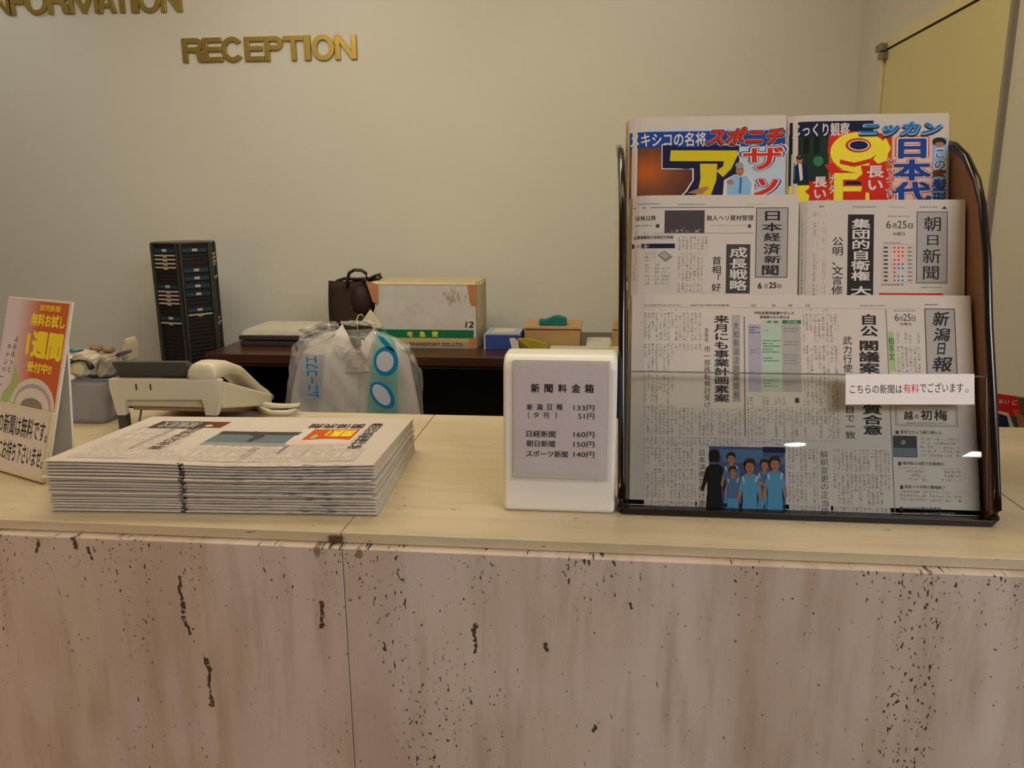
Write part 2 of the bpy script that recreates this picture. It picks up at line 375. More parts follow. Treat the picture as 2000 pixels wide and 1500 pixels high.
s = N('lobby_floor_stone'); bt = s.n('ShaderNodeTexBrick', i_Vector=s.obj(), i_Scale=1.0); bt.offset = 0; bt.inputs['Color1'].default_value = (.36, .27, .19, 1); bt.inputs['Color2'].default_value = (.32, .24, .17, 1); bt.inputs['Mortar'].default_value = (.12, .09, .07, 1); bt.inputs['Mortar Size'].default_value = .004; bt.inputs['Brick Width'].default_value = .6; bt.inputs['Row Height'].default_value = .6
s.put(s.bsdf.inputs['Base Color'], bt.outputs[0]); s.bsdf.inputs['Roughness'].default_value = .25
slab('floor', (-4.2, -7.7, -.1), (5.3, YB+.1, 0), s.m)
# door in the right wall
DOOR = mat('cream_yellow_door_paint', (208, 198, 142), .45, var=.03, scale=6); FRAME = mat('pale_yellow_frame', (214, 205, 160), .5, var=.02)
GAP = mat('dark_gap', (35, 26, 18), .8); STEEL = mat('hinge_steel', (150, 140, 125), .3, 1)
d = MB().box((XR-.004, YD0, .01), (XR+.045, YD1-.008, ZD-.006), DOOR).build('door_1', bevel=.002); struct(d)
fr = MB().box((XR-.006, YD0-.0, ZD), (XR+.06, YD1+.04, ZD+.03), FRAME).box((XR-.006, YD1, 0), (XR+.06, YD1+.04, ZD), FRAME).build('door_frame', d)
gp = MB().box((XR-.002, YD0, ZD-.006), (XR+.05, YD1, ZD), GAP).box((XR-.001, YD1-.007, 0), (XR+.05, YD1, ZD), GAP).build('door_gap', d)
hg = MB().box((XR-.024, YD1-.03, ZD-.032), (XR-.004, YD1+.006, ZD-.012), STEEL).box((XR-.028, YD1-.022, ZD-.008), (XR-.004, YD1+.022, ZD+.014), STEEL)
hg.tube([(XR-.018, YD1-.004, ZD-.03), (XR-.018, YD1-.004, ZD+.018)], .006, STEEL)
hg.build('hinge', d, bevel=.0015, label='small steel pivot hinge')
struct(MB().box((XR-.012, YD0-.014, 0), (XR+.0, YD0, ZT), mat('grey_edge_trim', (140, 138, 130), .6)).build('trim_1'))

# ceiling downlights (the lobby ones show as reflections in the clear acrylic)
def lamp_mat(nm, c, e):
    s = N(nm); s.bsdf.inputs['Emission Color'].default_value = (*c, 1); s.bsdf.inputs['Emission Strength'].default_value = e; return s.m
LW = lamp_mat('lamp_glow_white', (1, .95, .88), 40)
RING = mat('lamp_ring_white', (225, 222, 215), .4)
def downlight(x, y, label, r=.09, sq=False):
    t = mkempty('ceiling_light', (x, y, ZT), label, 'ceiling light', 'recessed ceiling lights')
    if sq:
        MB().box((x-r, y-r, ZT-.006), (x+r, y+r, ZT-.001), LW).build('diffuser', t)
        MB().tube([(x-r-.01, y-r-.01, ZT-.006), (x+r+.01, y-r-.01, ZT-.006), (x+r+.01, y+r+.01, ZT-.006), (x-r-.01, y+r+.01, ZT-.006)], .01, RING, 6, True).build('rim', t)
    else:
        n = 28; MB().prism([(x+r*math.cos(i*2*math.pi/n), y+r*math.sin(i*2*math.pi/n), ZT-.006) for i in range(n)], (0, 0, .005), LW).build('diffuser', t)
        MB().tube([(x+(r+.012)*math.cos(i*2*math.pi/n), y+(r+.012)*math.sin(i*2*math.pi/n), ZT-.006) for i in range(n)], .01, RING, 6, True).build('rim', t, smooth=True)
downlight(1.71, -5.12, 'round recessed ceiling light mirrored in the clear pocket of the newspaper rack')
downlight(3.32, -5.31, 'square recessed ceiling light mirrored at the right end of the rack pocket', .11, True)

# ------------------------------------------------------------------ wall letters
BRASS = mat('polished_brass', (172, 148, 76), .34, .75, var=.08, scale=8); BRS2 = mat('brass_side', (120, 90, 40), .35, 1)
def letter_outline(ch, t, h):
    def arc(cx, cy, rx, ry, a0, a1, n=14): return [(cx+rx*math.cos(R_(a0+(a1-a0)*i/n)), cy+ry*math.sin(R_(a0+(a1-a0)*i/n))) for i in range(n+1)]
    if ch == 'I': return [[(0, 0), (1, 0), (1, 1), (0, 1)]]
    if ch == 'E': return [[(0, 0), (1, 0), (1, h), (t, h), (t, .5-h/2+.02), (.93, .5-h/2+.02), (.93, .5+h/2+.02), (t, .5+h/2+.02), (t, 1-h), (.98, 1-h), (.98, 1), (0, 1)]]
    if ch == 'F': return [[(0, 0), (t, 0), (t, .5-h/2), (.90, .5-h/2), (.90, .5+h/2), (t, .5+h/2), (t, 1-h), (1, 1-h), (1, 1), (0, 1)]]
    if ch == 'T': return [[(.5-t/2, 0), (.5+t/2, 0), (.5+t/2, 1-h), (1, 1-h), (1, 1), (0, 1), (0, 1-h), (.5-t/2, 1-h)]]
    if ch == 'N': return [[(0, 0), (t, 0), (t, .68), (1-t*1.05, 0), (1, 0), (1, 1), (1-t, 1), (1-t, .33), (t*1.05, 1), (0, 1)]]
    if ch == 'M': t *= .9; return [[(0, 0), (t, 0), (t, .76), (.5-t*.42, 0), (.5+t*.42, 0), (1-t, .76), (1-t, 0), (1, 0), (1, 1), (1-t*1.35, 1), (.5, .28), (t*1.35, 1), (0, 1)]]
    if ch == 'A': return [[(0, 0), (t*1.05, 0), (t*1.05+.075, .21), (1-t*1.05-.075, .21), (1-t*1.05, 0), (1, 0), (.5+t*.62, 1), (.5-t*.62, 1)], [(.345, .37), (.655, .37), (.5, .80)]]
    if ch == 'O': return [arc(.5, .5, .5, .5, 0, 345, 23), arc(.5, .5, .5-t, .5-h, 0, 345, 23)]
    if ch == 'C': return [arc(.5, .5, .5, .5, 38, 322, 26)+arc(.5, .5, .5-t, .5-h, 318, 42, 22)]
    b = .43 if ch == 'P' else .42; cy = (1+b)/2; ry = (1-b)/2
    hole = [(t, b+h)]+[(.64, b+h)]+arc(.64, cy, .36-t, ry-h, -80, 80, 10)+[(.64, 1-h), (t, 1-h)]
    if ch == 'P': return [[(0, 0), (t, 0), (t, b), (.62, b)]+arc(.62, cy, .38, ry, -80, 80)+[(.62, 1), (0, 1)], hole]
    return [[(0, 0), (t, 0), (t, b), (.50, b), (.64, b-.06), (.68, .12), (.72, 0), (1, 0), (.955, .12), (.93, .34), (.80, b+.04)]+arc(.62, cy, .36, ry, -50, 80)+[(.62, 1), (0, 1)], hole]
def letters(label, items, ytop0, ytop1, ybot0, ybot1, xl, xr):
    t = mkempty('wall_lettering', ony((xl+xr)/2, (ybot0+ybot1)/2, YB), label, 'sign')
    for ch, a, b in items:
        f0 = (a-xl)/(xr-xl); f1 = (b-xl)/(xr-xl)
        yt = ytop0+(ytop1-ytop0)*(f0+f1)/2; yb = ybot0+(ybot1-ybot0)*(f0+f1)/2
        ov = 1.2 if ch in 'OC' else 0
        a, b = a+.6, b-.6
        A = ony(a, yb+ov, YB-.012); B = ony(b, yt-ov, YB-.012)
        wx = B.x-A.x; hz = B.z-A.z
        lc_ = bpy.data.curves.new('letter', 'CURVE'); lc_.dimensions = '2D'; lc_.fill_mode = 'BOTH'; lc_.extrude = .0055
        for sp_ in letter_outline(ch, .0186/wx, .0165/hz):
            cs = lc_.splines.new('POLY'); cs.points.add(len(sp_)-1); cs.use_cyclic_u = True
            for k9, (x, y) in enumerate(sp_): cs.points[k9].co = (x*wx, y*hz, 0, 1)
        lo_ = bpy.data.objects.new('tmp', lc_); COL.objects.link(lo_); bpy.context.view_layer.update()
        bm = bmesh.new(); bm.from_mesh(bpy.data.meshes.new_from_object(lo_.evaluated_get(bpy.context.evaluated_depsgraph_get()))); bpy.data.objects.remove(lo_)
        bmesh.ops.remove_doubles(bm, verts=bm.verts, dist=1e-5)
        for v in bm.verts: v.co = V((A.x+v.co.x, YB-.0065-v.co.z, A.z+v.co.y))
        bmesh.ops.recalc_face_normals(bm, faces=bm.faces)
        for v in bm.verts: v.co -= t.location
        me = bpy.data.meshes.new('letter'); bm.to_mesh(me); bm.free(); me.materials.append(BRASS)
        o = bpy.data.objects.new('letter', me); COL.objects.link(o); o.parent = t
        md = o.modifiers.new('b', 'BEVEL'); md.width = .0012; md.segments = 2; md.limit_method = 'ANGLE'
letters('brass raised RECEPTION letters mounted on the cream back wall', [('R', 357, 396), ('E', 397, 432), ('C', 433, 474), ('E', 478, 513), ('P', 517, 551), ('T', 554, 591), ('I', 594, 605), ('O', 609, 652), ('N', 654, 695)], 74, 66, 122, 116, 357, 695)
letters('brass raised INFORMATION letters cut by the top edge of the photo', [('I', -32, -22), ('N', -20, 16), ('F', 19, 45), ('O', 49, 89), ('R', 93, 130), ('M', 135, 188), ('A', 189, 222), ('T', 219, 253), ('I', 256, 266), ('O', 270, 310), ('N', 314, 351)], -22, -29, 30, 23, -32, 351)

# ------------------------------------------------------------------ reception counter
YF = .820; YP = .806; YK = 1.345; TS = .0125
def pz(px, py): q = ony(px, py, YP); return q.x, q.z
scars = []
for a, b, r in [((351, 1128), (358, 1196), .0028), ((359, 1206), (372, 1238), .0030), ((402, 1286), (410, 1342), .0036), ((411, 1350), (414, 1378), .0026), ((629, 1178), (627, 1224), .0036), ((927, 1220), (928, 1274), .0026), ((1062, 1258), (1068, 1270), .0026), ((170, 1070), (182, 1092), .0022), ((72, 1055), (70, 1078), .0022), ((145, 1052), (150, 1070), .0030), ((748, 1256), (750, 1270), .002), ((1158, 1418), (1160, 1428), .003), ((1232, 1180), (1234, 1188), .0025)]:
    p = pz(*a); q = pz(*b); scars.append((p[0], p[1], q[0], q[1], r))
pat = []
for a, rx, rz in [((619, 1075), .0045, .008), ((702, 1082), .004, .006)]: p = pz(*a); pat.append((p[0], p[1], rx, rz))
TRF = travertine('travertine_front', True, (.47, .365, .285), (.64, .545, .47), (.34, .24, .15), 1.25, .712, scars, pat)
TRT = travertine('travertine_top_warm_lit', False, (.48, .40, .255), (.61, .52, .36), (.38, .31, .19), .6, .722)  # same stone as the front, base yellowed to stand in for warm overhead light
DARKW = mat('dark_core', (60, 45, 35), .7)
rc = mkempty('reception_counter', (-.2, YP, 0), 'long travertine reception counter under the newspapers and the rack', 'counter')
sx = [-1.9, onz(665, 1040).x, onz(1944, 945).x, XR-.002]
sx[2] = .512
for i in range(3):
    MB().box((sx[i]+(.0006 if i else 0), YF, ZC-TS), (sx[i+1]-.0006, YK, ZC), TRT).build('countertop_slab', rc, bevel=.0012)
fx = [-1.9, -1.2, -.2865, .62, XR-.002]
for i in range(4):
    MB().box((fx[i]+.0003, YP, .1), (fx[i+1]-.0003, YP+.02, ZC-TS-.0004), TRF).build('front_panel', rc, bevel=.0015)
MB().box((-1.88, YP+.021, 0), (XR-.004, YK-.02, ZC-TS-.001), DARKW).build('counter_body', rc)
MB().box((-1.88, YP+.012, 0), (XR-.004, YP+.021, .1), DARKW).build('plinth', rc)
q = onz(655, 1046)
MB().box((q.x-.010, YF-.0035, ZC-TS+.001), (q.x+.006, YF-.0002, ZC-.003), mat('dried_filler', (95, 70, 50), .9, var=.3, scale=200)).build('joint_filler', rc, bevel=.001, label='dark brown crumbling filler at the slab joint')

# ------------------------------------------------------------------ price box
WHITEPL = mat('white_plastic', (228, 225, 216), .28, var=.02, spec=.5)
q0 = onz(980, 1000); q1 = onz(1208, 1003)
x0, x1 = q0.x, q1.x-.0035; yb = .903
bx = mkempty('coin_box', ((x0+x1)/2, yb, ZC), 'white rounded plastic coin box with a newspaper price list', 'box')
prof = [(yb, ZC), (yb+.012, ZC+.172)]
for i in range(1, 9): a = i/8*math.pi/2; prof.append((yb+.012+.022*(1-math.cos(a)), ZC+.171+.020*math.sin(a)))
prof += [(yb+.056, ZC+.191), (yb+.066, ZC+.188), (yb+.07, ZC)]
b = MB().prism([(x0+.001, y, z) for y, z in prof], (x1-x0-.002, 0, 0), WHITEPL)
bo = b.build('box_body', bx)
md = bo.modifiers.new('bevel', 'BEVEL'); md.width = .006; md.segments = 4; md.limit_method = 'ANGLE'; md.angle_limit = R_(60)
bo.data.polygons.foreach_set('use_smooth', [True]*len(bo.data.polygons)); bo.modifiers.new('wn', 'WEIGHTED_NORMAL')
# laminated price card on the front
fo = V((x0, yb, ZC)); Wd = V((0, .012, .172)).normalized()
sh = Sheet(V((x0, yb-.0012, ZC)), (1, 0, 0), Wd, x1-x0, .19, lambda u, v: .0)
pr = Print(sh)
LIL = ink('card_lilac', (228, 216, 213), .4)
pr.rect(mat('clear_tape_film', (220, 215, 204), .2, var=.02), 1002, 704, 1190, 935, 0); pr.rect(LIL, 1008, 712, 1183, 922, 1)
pr.h('新', 'k', 1037, 749, 1054, 767, .03).h('聞', 'k', 1063, 750, 1080, 767, .03).h('料', 'k', 1090, 750, 1107, 767, .03).h('金', 'k', 1116, 750, 1134, 767, .03).h('箱', 'k', 1142, 750, 1160, 768, .03)
for ch, a in zip('新潟日報', (1029, 1048, 1069, 1087)): pr.h(ch, 'k', a, 789, a+(12 if ch != '日' else 9), 801, .025)
pr.h('133円', 'k', 1120, 791, 1161, 803, .012)
pr.h('(', 'k', 1031, 804, 1034, 817).h('夕', 'k', 1042, 805, 1053, 816, .02).h('刊', 'k', 1061, 805, 1072, 817, .02).h(')', 'k', 1084, 805, 1088, 817).h('51円', 'k', 1129, 807, 1161, 819, .012)
for t_, y, p, xe in [('日経新聞', 841, '160円', 1085), ('朝日新聞', 860, '150円', 1084), ('スポーツ新聞', 880, '140円', 1109)]:
    pr.h(t_, 'k', 1028, y, xe, y+13, .02).h(p, 'k', 1120, y+2, 1161, y+14, .012)
pr.build('price_card', bx)
GLOSSF = clear('gloss_film', (.98, .98, .98), .06, 1.25, bump=.04, bscale=60)
a = sh.uv(1000, 937); c_ = sh.uv(1192, 702)
mb = MB().grid(lambda u, v: sh.at(a[0]+(c_[0]-a[0])*u, a[1]+(c_[1]-a[1])*v, .0010+.0003*math.sin(u*9)*math.sin(v*7)), 14, 16, GLOSSF); mb.build('clear_film', bx, smooth=True)

# ------------------------------------------------------------------ newspaper rack
BRN = clear('brown_acrylic', (.42, .24, .15), .12, 1.4, haze=.75, hcol=(.24, .125, .08)); AMB = clear('amber_acrylic', (.86, .80, .55), .05, 1.35)
EDG = mat('dark_acrylic_edge', (22, 14, 12), .12, var=.1); CLR = clear('clear_acrylic', (.97, .97, .95), .012, 1.3)
rk = mkempty('newspaper_rack', (.24, .95, ZC), 'three-tier smoky brown acrylic newspaper rack standing on the counter', 'rack')
KL = .27
fprof = [(.912, ZC+.004), (.905, ZC+.012), (.903, ZC+.022), (.911, ZC+.045), (.940, ZC+.13), (.975, ZC+.22), (1.001, ZC+.30), (1.029, ZC+.36), (1.050, ZC+.388), (1.088, ZC+.418), (1.124, ZC+.434), (1.16, ZC+.44)]
bprof = [(1.19, ZC+.435), (1.20, ZC+.41), (1.22, ZC+.2), (1.24, ZC+.03), (1.24, ZC+.001), (.93, ZC+.001)]
def side(x0, xb, th, m, nm, lb):
    X = lambda y: x0+(xb-x0)*(y-.9)/.34
    pts = fprof+bprof
    MB().prism([(X(y), y, z) for y, z in pts], (th, 0, 0), m).build(nm, rk, label=lb)
    rim = [(X(y)+th/2, y, z) for y, z in fprof]
    MB().tube(rim, .0050, EDG, 8).build('panel_edge', rk, smooth=True, label='glossy near-black edge of the side panel')
side(.027, .017, .003, AMB, 'side_panel', 'lightly tinted left side panel')
side(.449, .449, .003, BRN, 'side_panel', 'dark brown right side panel')
MB().box((.030, .915, ZC+.001), (.449, 1.235, ZC+.006), EDG).box((.030, .903, ZC+.001), (.449, .9125, ZC+.0085), EDG).build('rack_base', rk, bevel=.001)
# back wall and two shelf steps that carry the papers
def lean(x0, x1, Y0, z0, Y1, z1, th, m, nm, lb=None):
    MB().hexa([(x0, Y0, z0), (x1, Y0, z0), (x1, Y0+th, z0), (x0, Y0+th, z0), (x0, Y1, z1), (x1, Y1, z1), (x1, Y1+th, z1), (x0, Y1+th, z1)], m).build(nm, rk, label=lb)
lean(.030, .449, 1.117, ZC+.27, 1.158, ZC+.42, .003, BRN, 'back_panel')
lean(.030, .449, 1.054, ZC+.14, 1.085, ZC+.25, .003, BRN, 'tier_divider')
lean(.030, .449, .965, ZC+.006, 1.023, ZC+.232, .003, BRN, 'tier_divider')
MB().box((.030, 1.034, ZC+.142), (.449, 1.056, ZC+.146), BRN).box((.030, 1.08, ZC+.262), (.449, 1.12, ZC+.266), BRN).build('tier_shelf', rk)
# clear front pocket
pk = lambda z: .912+KL*(z-ZC)
zt = ony(1500, 731, .955).z
lean(.0315, .447, pk(ZC+.009), ZC+.009, pk(zt), zt, .0025, CLR, 'front_pocket', 'clear acrylic pocket sheet')
LINE = clear('acrylic_cut_edge', (.5, .45, .4), .1, 1.5, haze=.4, hcol=(.35, .3, .26))
MB().box((.0315, pk(zt)-.0003, zt), (.447, pk(zt)+.0028, zt+.0012), LINE).build('pocket_lip', rk)

def paper(label, xl, xr, Y0, z0, Y1, z1, name='newspaper', th=.006, pages=4, curl=.004, tint='paper'):
    """folded newspaper leaning in the rack"""
    O = V((xl, Y0, z0)); top = V((xl, Y1, z1)); W = top-O
    t = mkempty(name, O, label, 'newspaper')
    wd = xr-xl; ht = W.length
    bend = lambda u, v: -curl*math.exp(-max(u, 0)/.010) + .0009*math.sin(u*19+xl*30)*(v/ht) 
    sh = Sheet(O, (1, 0, 0), W, wd, ht, bend)
    for k in range(pages):
        dn = -th*k/(pages-1) - .0004*k; du = .0014*k*(-1 if k % 2 else 1); dv = .0011*k*random.uniform(-1, .9)
        m = M['paper'] if k == 0 else M['page']
        mb = MB(); nx, ny = 24, 6
        fr_ = lambda u, v, o=0: sh.at(max(0, min(1, u))*wd + du, v*(ht) + (dv if k else 0)*v, dn-o)
        mb.grid(lambda u, v: fr_(u, v), nx, ny, m); mb.grid(lambda u, v: fr_(u, v, .0009), nx, ny, m)
        n1 = (nx+1)*(ny+1)
        ed = [(i, i+1) for i in range(nx)] + [(ny*(nx+1)+i+1, ny*(nx+1)+i) for i in range(nx)] + [((j+1)*(nx+1), j*(nx+1)) for j in range(ny)] + [(j*(nx+1)+nx, (j+1)*(nx+1)+nx) for j in range(ny)]
        for a_, b_ in ed: mb.f.append((a_, b_, b_+n1, a_+n1)); mb.m.append(0)
        mb.build('front_page' if k == 0 else 'page', t, smooth=False)
    return t, sh

# --- front tier paper
zA, zB = ony(1560, 1010, .947).z, ony(1560, 576, 1.016).z
t, sh = paper('large front newspaper behind the clear pocket, football team photo at its foot', ony(1231, 800, .98).x, ony(1899, 800, .975).x, .9255, ZC+.0115, 1.016, zB, th=.010, pages=5)
p = Print(sh)
p.rect('lg', 1258, 601, 1800, 602).lines(1258, 595, 1330, 598, m='g').lines(1348, 595, 1450, 598, m='dg').lines(1680, 596, 1730, 599, m='g').lines(1806, 594, 1832, 598, m='dg')
for x, c_ in zip((1468, 1508, 1540, 1574, 1606), '日新報日 '): p.h(c_, 'g', x, 594, x+8, 599) if c_ != ' ' else None
p.tx(1258, 604, 1372, 797).tx(1258, 797, 1452, 872).tx(1258, 874, 1358, 1001)
p.rect('pp', 1318, 685, 1372, 797, 1).tx(1318, 685, 1360, 797)
p.tx(1460, 776, 1566, 870).tx(1540, 876, 1598, 1001).tx(1570, 604, 1640, 862).tx(1626, 878, 1738, 1001)
p.rect('pp', 1552, 774, 1566, 792, 1).rect('dg', 1553, 777, 1561, 787, 2)
p.rect('g', 1453, 618, 1456, 852, 1)
p.build('body_text', t)
p = Print(sh)
p.v('来月にも事業計画素案', 'k', 1394, 615, 1425, 786, .022)
p.rect('lg', 1430, 615, 1446, 785, 1).v('大和新潟店跡再開発', 'dg', 1432, 628, 1444, 780, .0)
p.rect('pp', 1373, 670, 1390, 798, 1).v('市一部移転検討受け', 'dg', 1375, 675, 1388, 797, .006).v('事業者', 'g', 1376, 640, 1384, 668)
p.rect('pp', 1361, 874, 1381, 1006, 1).v('日本決勝T懸け激闘', 'dg', 1364, 877, 1378, 1004, .004)
p.rect('pp', 1599, 876, 1622, 1008, 1).v('解釈変更の正当性', 'dg', 1602, 880, 1619, 1006, .0)
p.v('武力行使', 'k', 1646, 656, 1665, 728, .004).v('目で一致', 'k', 1650, 792, 1671, 858, .004)
p.v('自公', 'k', 1679, 613, 1715, 658, .028).v('閣議案', 'k', 1677, 664, 1718, 730, .028).v('質合意', 'k', 1684, 790, 1724, 850, .028)
p.poly('g', [(1729, 604), (1731, 604), (1749, 1006), (1747, 1006)], 1)
p.build('headline', t)
p = Print(sh)
p.h('村民投票制組織が示した', 'dg', 1473, 608, 1552, 614, .02).h('湯風案の主な修正点', 'dg', 1484, 616, 1542, 622, .02)
p.rect('lgn', 1488, 625, 1528, 632, 1).rect('gn', 1528, 625, 1565, 632, 1).h('原 案', 'dg', 1498, 626, 1520, 631, L=3).h('修正案', 'lgn', 1537, 626, 1557, 631, L=3)
p.rect('lv', 1462, 633, 1487, 765, 1).rect('lgn', 1488, 633, 1527, 765, 1).rect('lg', 1528, 633, 1565, 765, 1)
p.lines(1464, 638, 1484, 655, 5, 'dg', 2).lines(1492, 644, 1502, 647, 5, 'g', 2).lines(1490, 664, 1524, 690, 5.5, 'gn', 2).lines(1491, 698, 1522, 710, 5.4, 'gn', 2).lines(1492, 742, 1520, 758, 5.4, 'g', 2)
p.lines(1531, 640, 1560, 652, 5.4, 'g', 2).lines(1531, 666, 1560, 676, 5.4, 'g', 2).lines(1531, 692, 1560, 715, 5.4, 'g', 2).lines(1532, 745, 1560, 758, 5.4, 'g', 2).lines(1466, 682, 1482, 690, 5.4, 'g', 2).lines(1466, 724, 1480, 730, 5.4, 'g', 2)
p.build('printed_table', t)
p = Print(sh)
p.lines(1746, 606, 1788, 609, m='g').h('6', 'dg', 1747, 613, 1755, 627, 0).h('月', 'dg', 1756, 618, 1763, 627, 0).h('25', 'dg', 1764, 613, 1778, 627, 0).h('日', 'dg', 1780, 617, 1787, 627, 0).h('水曜日', 'dg', 1757, 630, 1779, 636, .0)
p.poly('lm', [(1734, 648), (1744, 648), (1750, 725), (1738, 725)], 1).v('拍手文', 'gn', 1735, 658, 1747, 705, .02)
p.rect('tx', 1752, 650, 1800, 728, 0)
p.rect('lg', 1808, 604, 1866, 732, 1).frame('dg', 1807, 603, 1867, 733, 1.4, 2)
for ch, x, y, w_, h_ in [('新', 1820, 609, 34, 28), ('潟', 1822, 641, 34, 26), ('日', 1829, 670, 18, 23), ('報', 1820, 697, 40, 29)]: p.h(ch, 'k', x, y, x+w_, y+h_, .02, 3, .18)
p.frame('g', 1748, 790, 1870, 833, 1, 1).frame('g', 1751, 793, 1867, 830, .8, 1)
p.h('越', 'k', 1765, 803, 1783, 820, .02).h('の', 'k', 1786, 810, 1794, 818).h('初', 'k', 1798, 801, 1820, 821, .02).h('梅', 'k', 1824, 801, 1850, 822, .02).lines(1770, 825, 1846, 828, m='g')
p.rect('dg', 1749, 841, 1755, 848, 1).h('東京でひょう降り積もる', 'dg', 1758, 841, 1838, 848, .01)
p.rect('dg', 1744, 851, 1791, 893, 1)
p.rect('st', 1745, 875, 1790, 892, 2).ell('g', 1764, 864, 5, 5, 2)
p.lines(1797, 852, 1876, 893, 7.5, 'g')
p.rect('dg', 1754, 902, 1760, 909, 1).h('県内私大4校で定員割れ', 'dg', 1763, 902, 1844, 909, .012).lines(1755, 914, 1880, 940, 7.6, 'g')
p.rect('dg', 1758, 948, 1764, 955, 1).h('島系トキ今季の繁殖終了', 'dg', 1767, 948, 1846, 955, .012).lines(1758, 959, 1886, 982, 7.6, 'g')
p.rect('dg', 1757, 990, 1764, 997, 1).h('小ジカの夏の無事育', 'dg', 1768, 990, 1838, 997, .012).lines(1760, 1001, 1865, 1005, 6, 'g')
p.build('masthead', t)
# football photo
p = Print(sh)
p.rect('bk', 1385, 873, 1534, 1002, 1).rect('jb2', 1405, 878, 1490, 892, 2).rect('jb2', 1410, 892, 1534, 905, 2).rect('nv', 1490, 873, 1534, 884, 2).rect('nv', 1385, 985, 1534, 1002, 2)
def player(cx, top, s_, body, L, hair='hr', shorts='jb', face=True):
    f = lambda x, y: (cx+x*s_, top+y*s_)
    p.poly(body, [f(-16, 34), f(-8, 27), f(8, 27), f(17, 33), f(22, 60), f(24, 78), f(18, 80), f(14, 60), f(14, 90), f(-14, 90), f(-14, 60), f(-22, 80), f(-26, 76), f(-22, 56)], L)
    p.poly(shorts, [f(-15, 88), f(15, 88), f(17, 122), f(2, 122), f(0, 104), f(-3, 122), f(-17, 122)], L+1)
    if face: p.poly('sk', [f(-5, 22), f(5, 22), f(6, 30), f(0, 34), f(-6, 30)], L+1); p.ell('sk', *f(0, 15), 8.5*s_, 12*s_, L+2)
    p.poly(hair, [f(-10, 16), f(-11, 5), f(-6, -2), f(2, -3), f(9, 0), f(11, 8), f(9, 16), f(6, 7), f(-5, 6)] if face else [f(-10, 22), f(-11, 5), f(-5, -2), f(5, -2), f(11, 5), f(10, 22)], L+3)
    if face:
        p.poly('sk', [f(-22, 56), f(-17, 58), f(-19, 82), f(-25, 80)], L+2); p.poly('sk', [f(17, 58), f(22, 56), f(25, 78), f(20, 82)], L+2)
        p.rect1('hr', *f(-5, 13), *f(-2, 14.2), L+4); p.rect1('hr', *f(2, 13), *f(5, 14.2), L+4); p.rect1('br', *f(-2.5, 21), *f(2.5, 22.2), L+4)
        p.poly('w', [f(-16, 34), f(-13, 32), f(-10, 44), f(-12, 45)], L+2); p.poly('w', [f(13, 31), f(16, 33), f(12, 45), f(10, 44)], L+2)
player(1395, 880, 1.0, 'blk', 3, 'blk', 'blk', False)
player(1428, 885, .8, 'jb2', 8); player(1493, 898, .8, 'jb2', 13); player(1431, 912, .7, 'jb2', 18)
player(1464, 898, 1.0, 'jb', 23); player(1513, 893, .98, 'jb', 28)
p.poly('sk', [(1478, 940), (1498, 944), (1496, 950), (1478, 947)], 34)
p.build('photograph', t)

# --- middle tier, left paper
t2, sh2 = paper('small folded business newspaper with blue header line, middle tier left', ony(1234, 480, 1.05).x, ony(1555, 480, 1.05).x, 1.008, ZC+.147+.004, 1.058, ony(1400, 381, 1.058).z, th=.009, pages=4, curl=.006)
p = Print(sh2)
p.rect('bk', 1238, 404.5, 1474, 406, 0).lines(1246, 397, 1290, 401, m='g').lines(1325, 398, 1440, 402, m='g').lines(1458, 397, 1528, 401, m='lg')
p.h('は秋以降', 'k', 1242, 421, 1281, 431, .01).lines(1241, 439, 1274, 445, 7, 'g').rect('dg', 1281, 438, 1288, 445, 1)
p.rect('dg', 1298, 411, 1376, 455, 1)
for i in range(26): x = random.uniform(1310, 1372); y = 453-abs(random.gauss(0, 6))*(1.0 if x > 1322 else .4); p.rect1('lg', x, y, x+random.uniform(1, 2.5), min(454, y+random.uniform(1.5, 4)), 2)
p.rect('g', 1240, 455, 1472, 456, 0)
p.h('無人ヘリ資材管理', 'k', 1380, 420, 1472, 431, .01).lines(1386, 439, 1458, 445, 7, 'lg').rect('dg', 1461, 438, 1467, 445, 1)
p.h('企業業績別の改革近代再検', 'dg', 1238, 460, 1315, 467, .02).rect('nv', 1235, 476, 1318, 485, 1).h('技術に書す', 'lg', 1240, 478, 1268, 484, L=2)
p.lines(1242, 489, 1280, 510, 7, 'g').lines(1238, 516, 1308, 556, 9, 'g')
p.poly('g', [(1284, 498), (1298, 490), (1314, 501), (1300, 512)], 1).poly('lg', [(1288, 498), (1298, 493), (1308, 500), (1299, 506)], 2)
p.tx(1322, 462, 1382, 572); p.rect('pp', 1372, 500, 1383, 572, 1)
p.build('body_text', t2)
p = Print(sh2)
p.v('首相「好', 'k', 1390, 500, 1409, 570, .008).rect('dg', 1418, 477, 1465, 573, 1).v('成長戦略', 'w', 1424, 482, 1460, 568, .02)
p.rect('lg', 1477, 406, 1538, 541, 1).frame('dg', 1476, 405, 1539, 542, 1.3, 2)
for ch, x, y, w_, h_ in [('日', 1494, 412, 30, 19), ('本', 1488, 435, 40, 17), ('経', 1492, 454, 33, 17), ('済', 1491, 475, 34, 22), ('新', 1492, 499, 34, 15), ('聞', 1488, 518, 33, 20)]: p.h(ch, 'k', x, y, x+w_, y+h_, .02, 3)
p.h('6', 'k', 1480, 552, 1488, 564, .03).h('月', 'dg', 1492, 555, 1499, 564, .0).h('25', 'k', 1502, 551, 1517, 563, .03).h('日', 'dg', 1519, 555, 1526, 563)
p.build('masthead', t2)

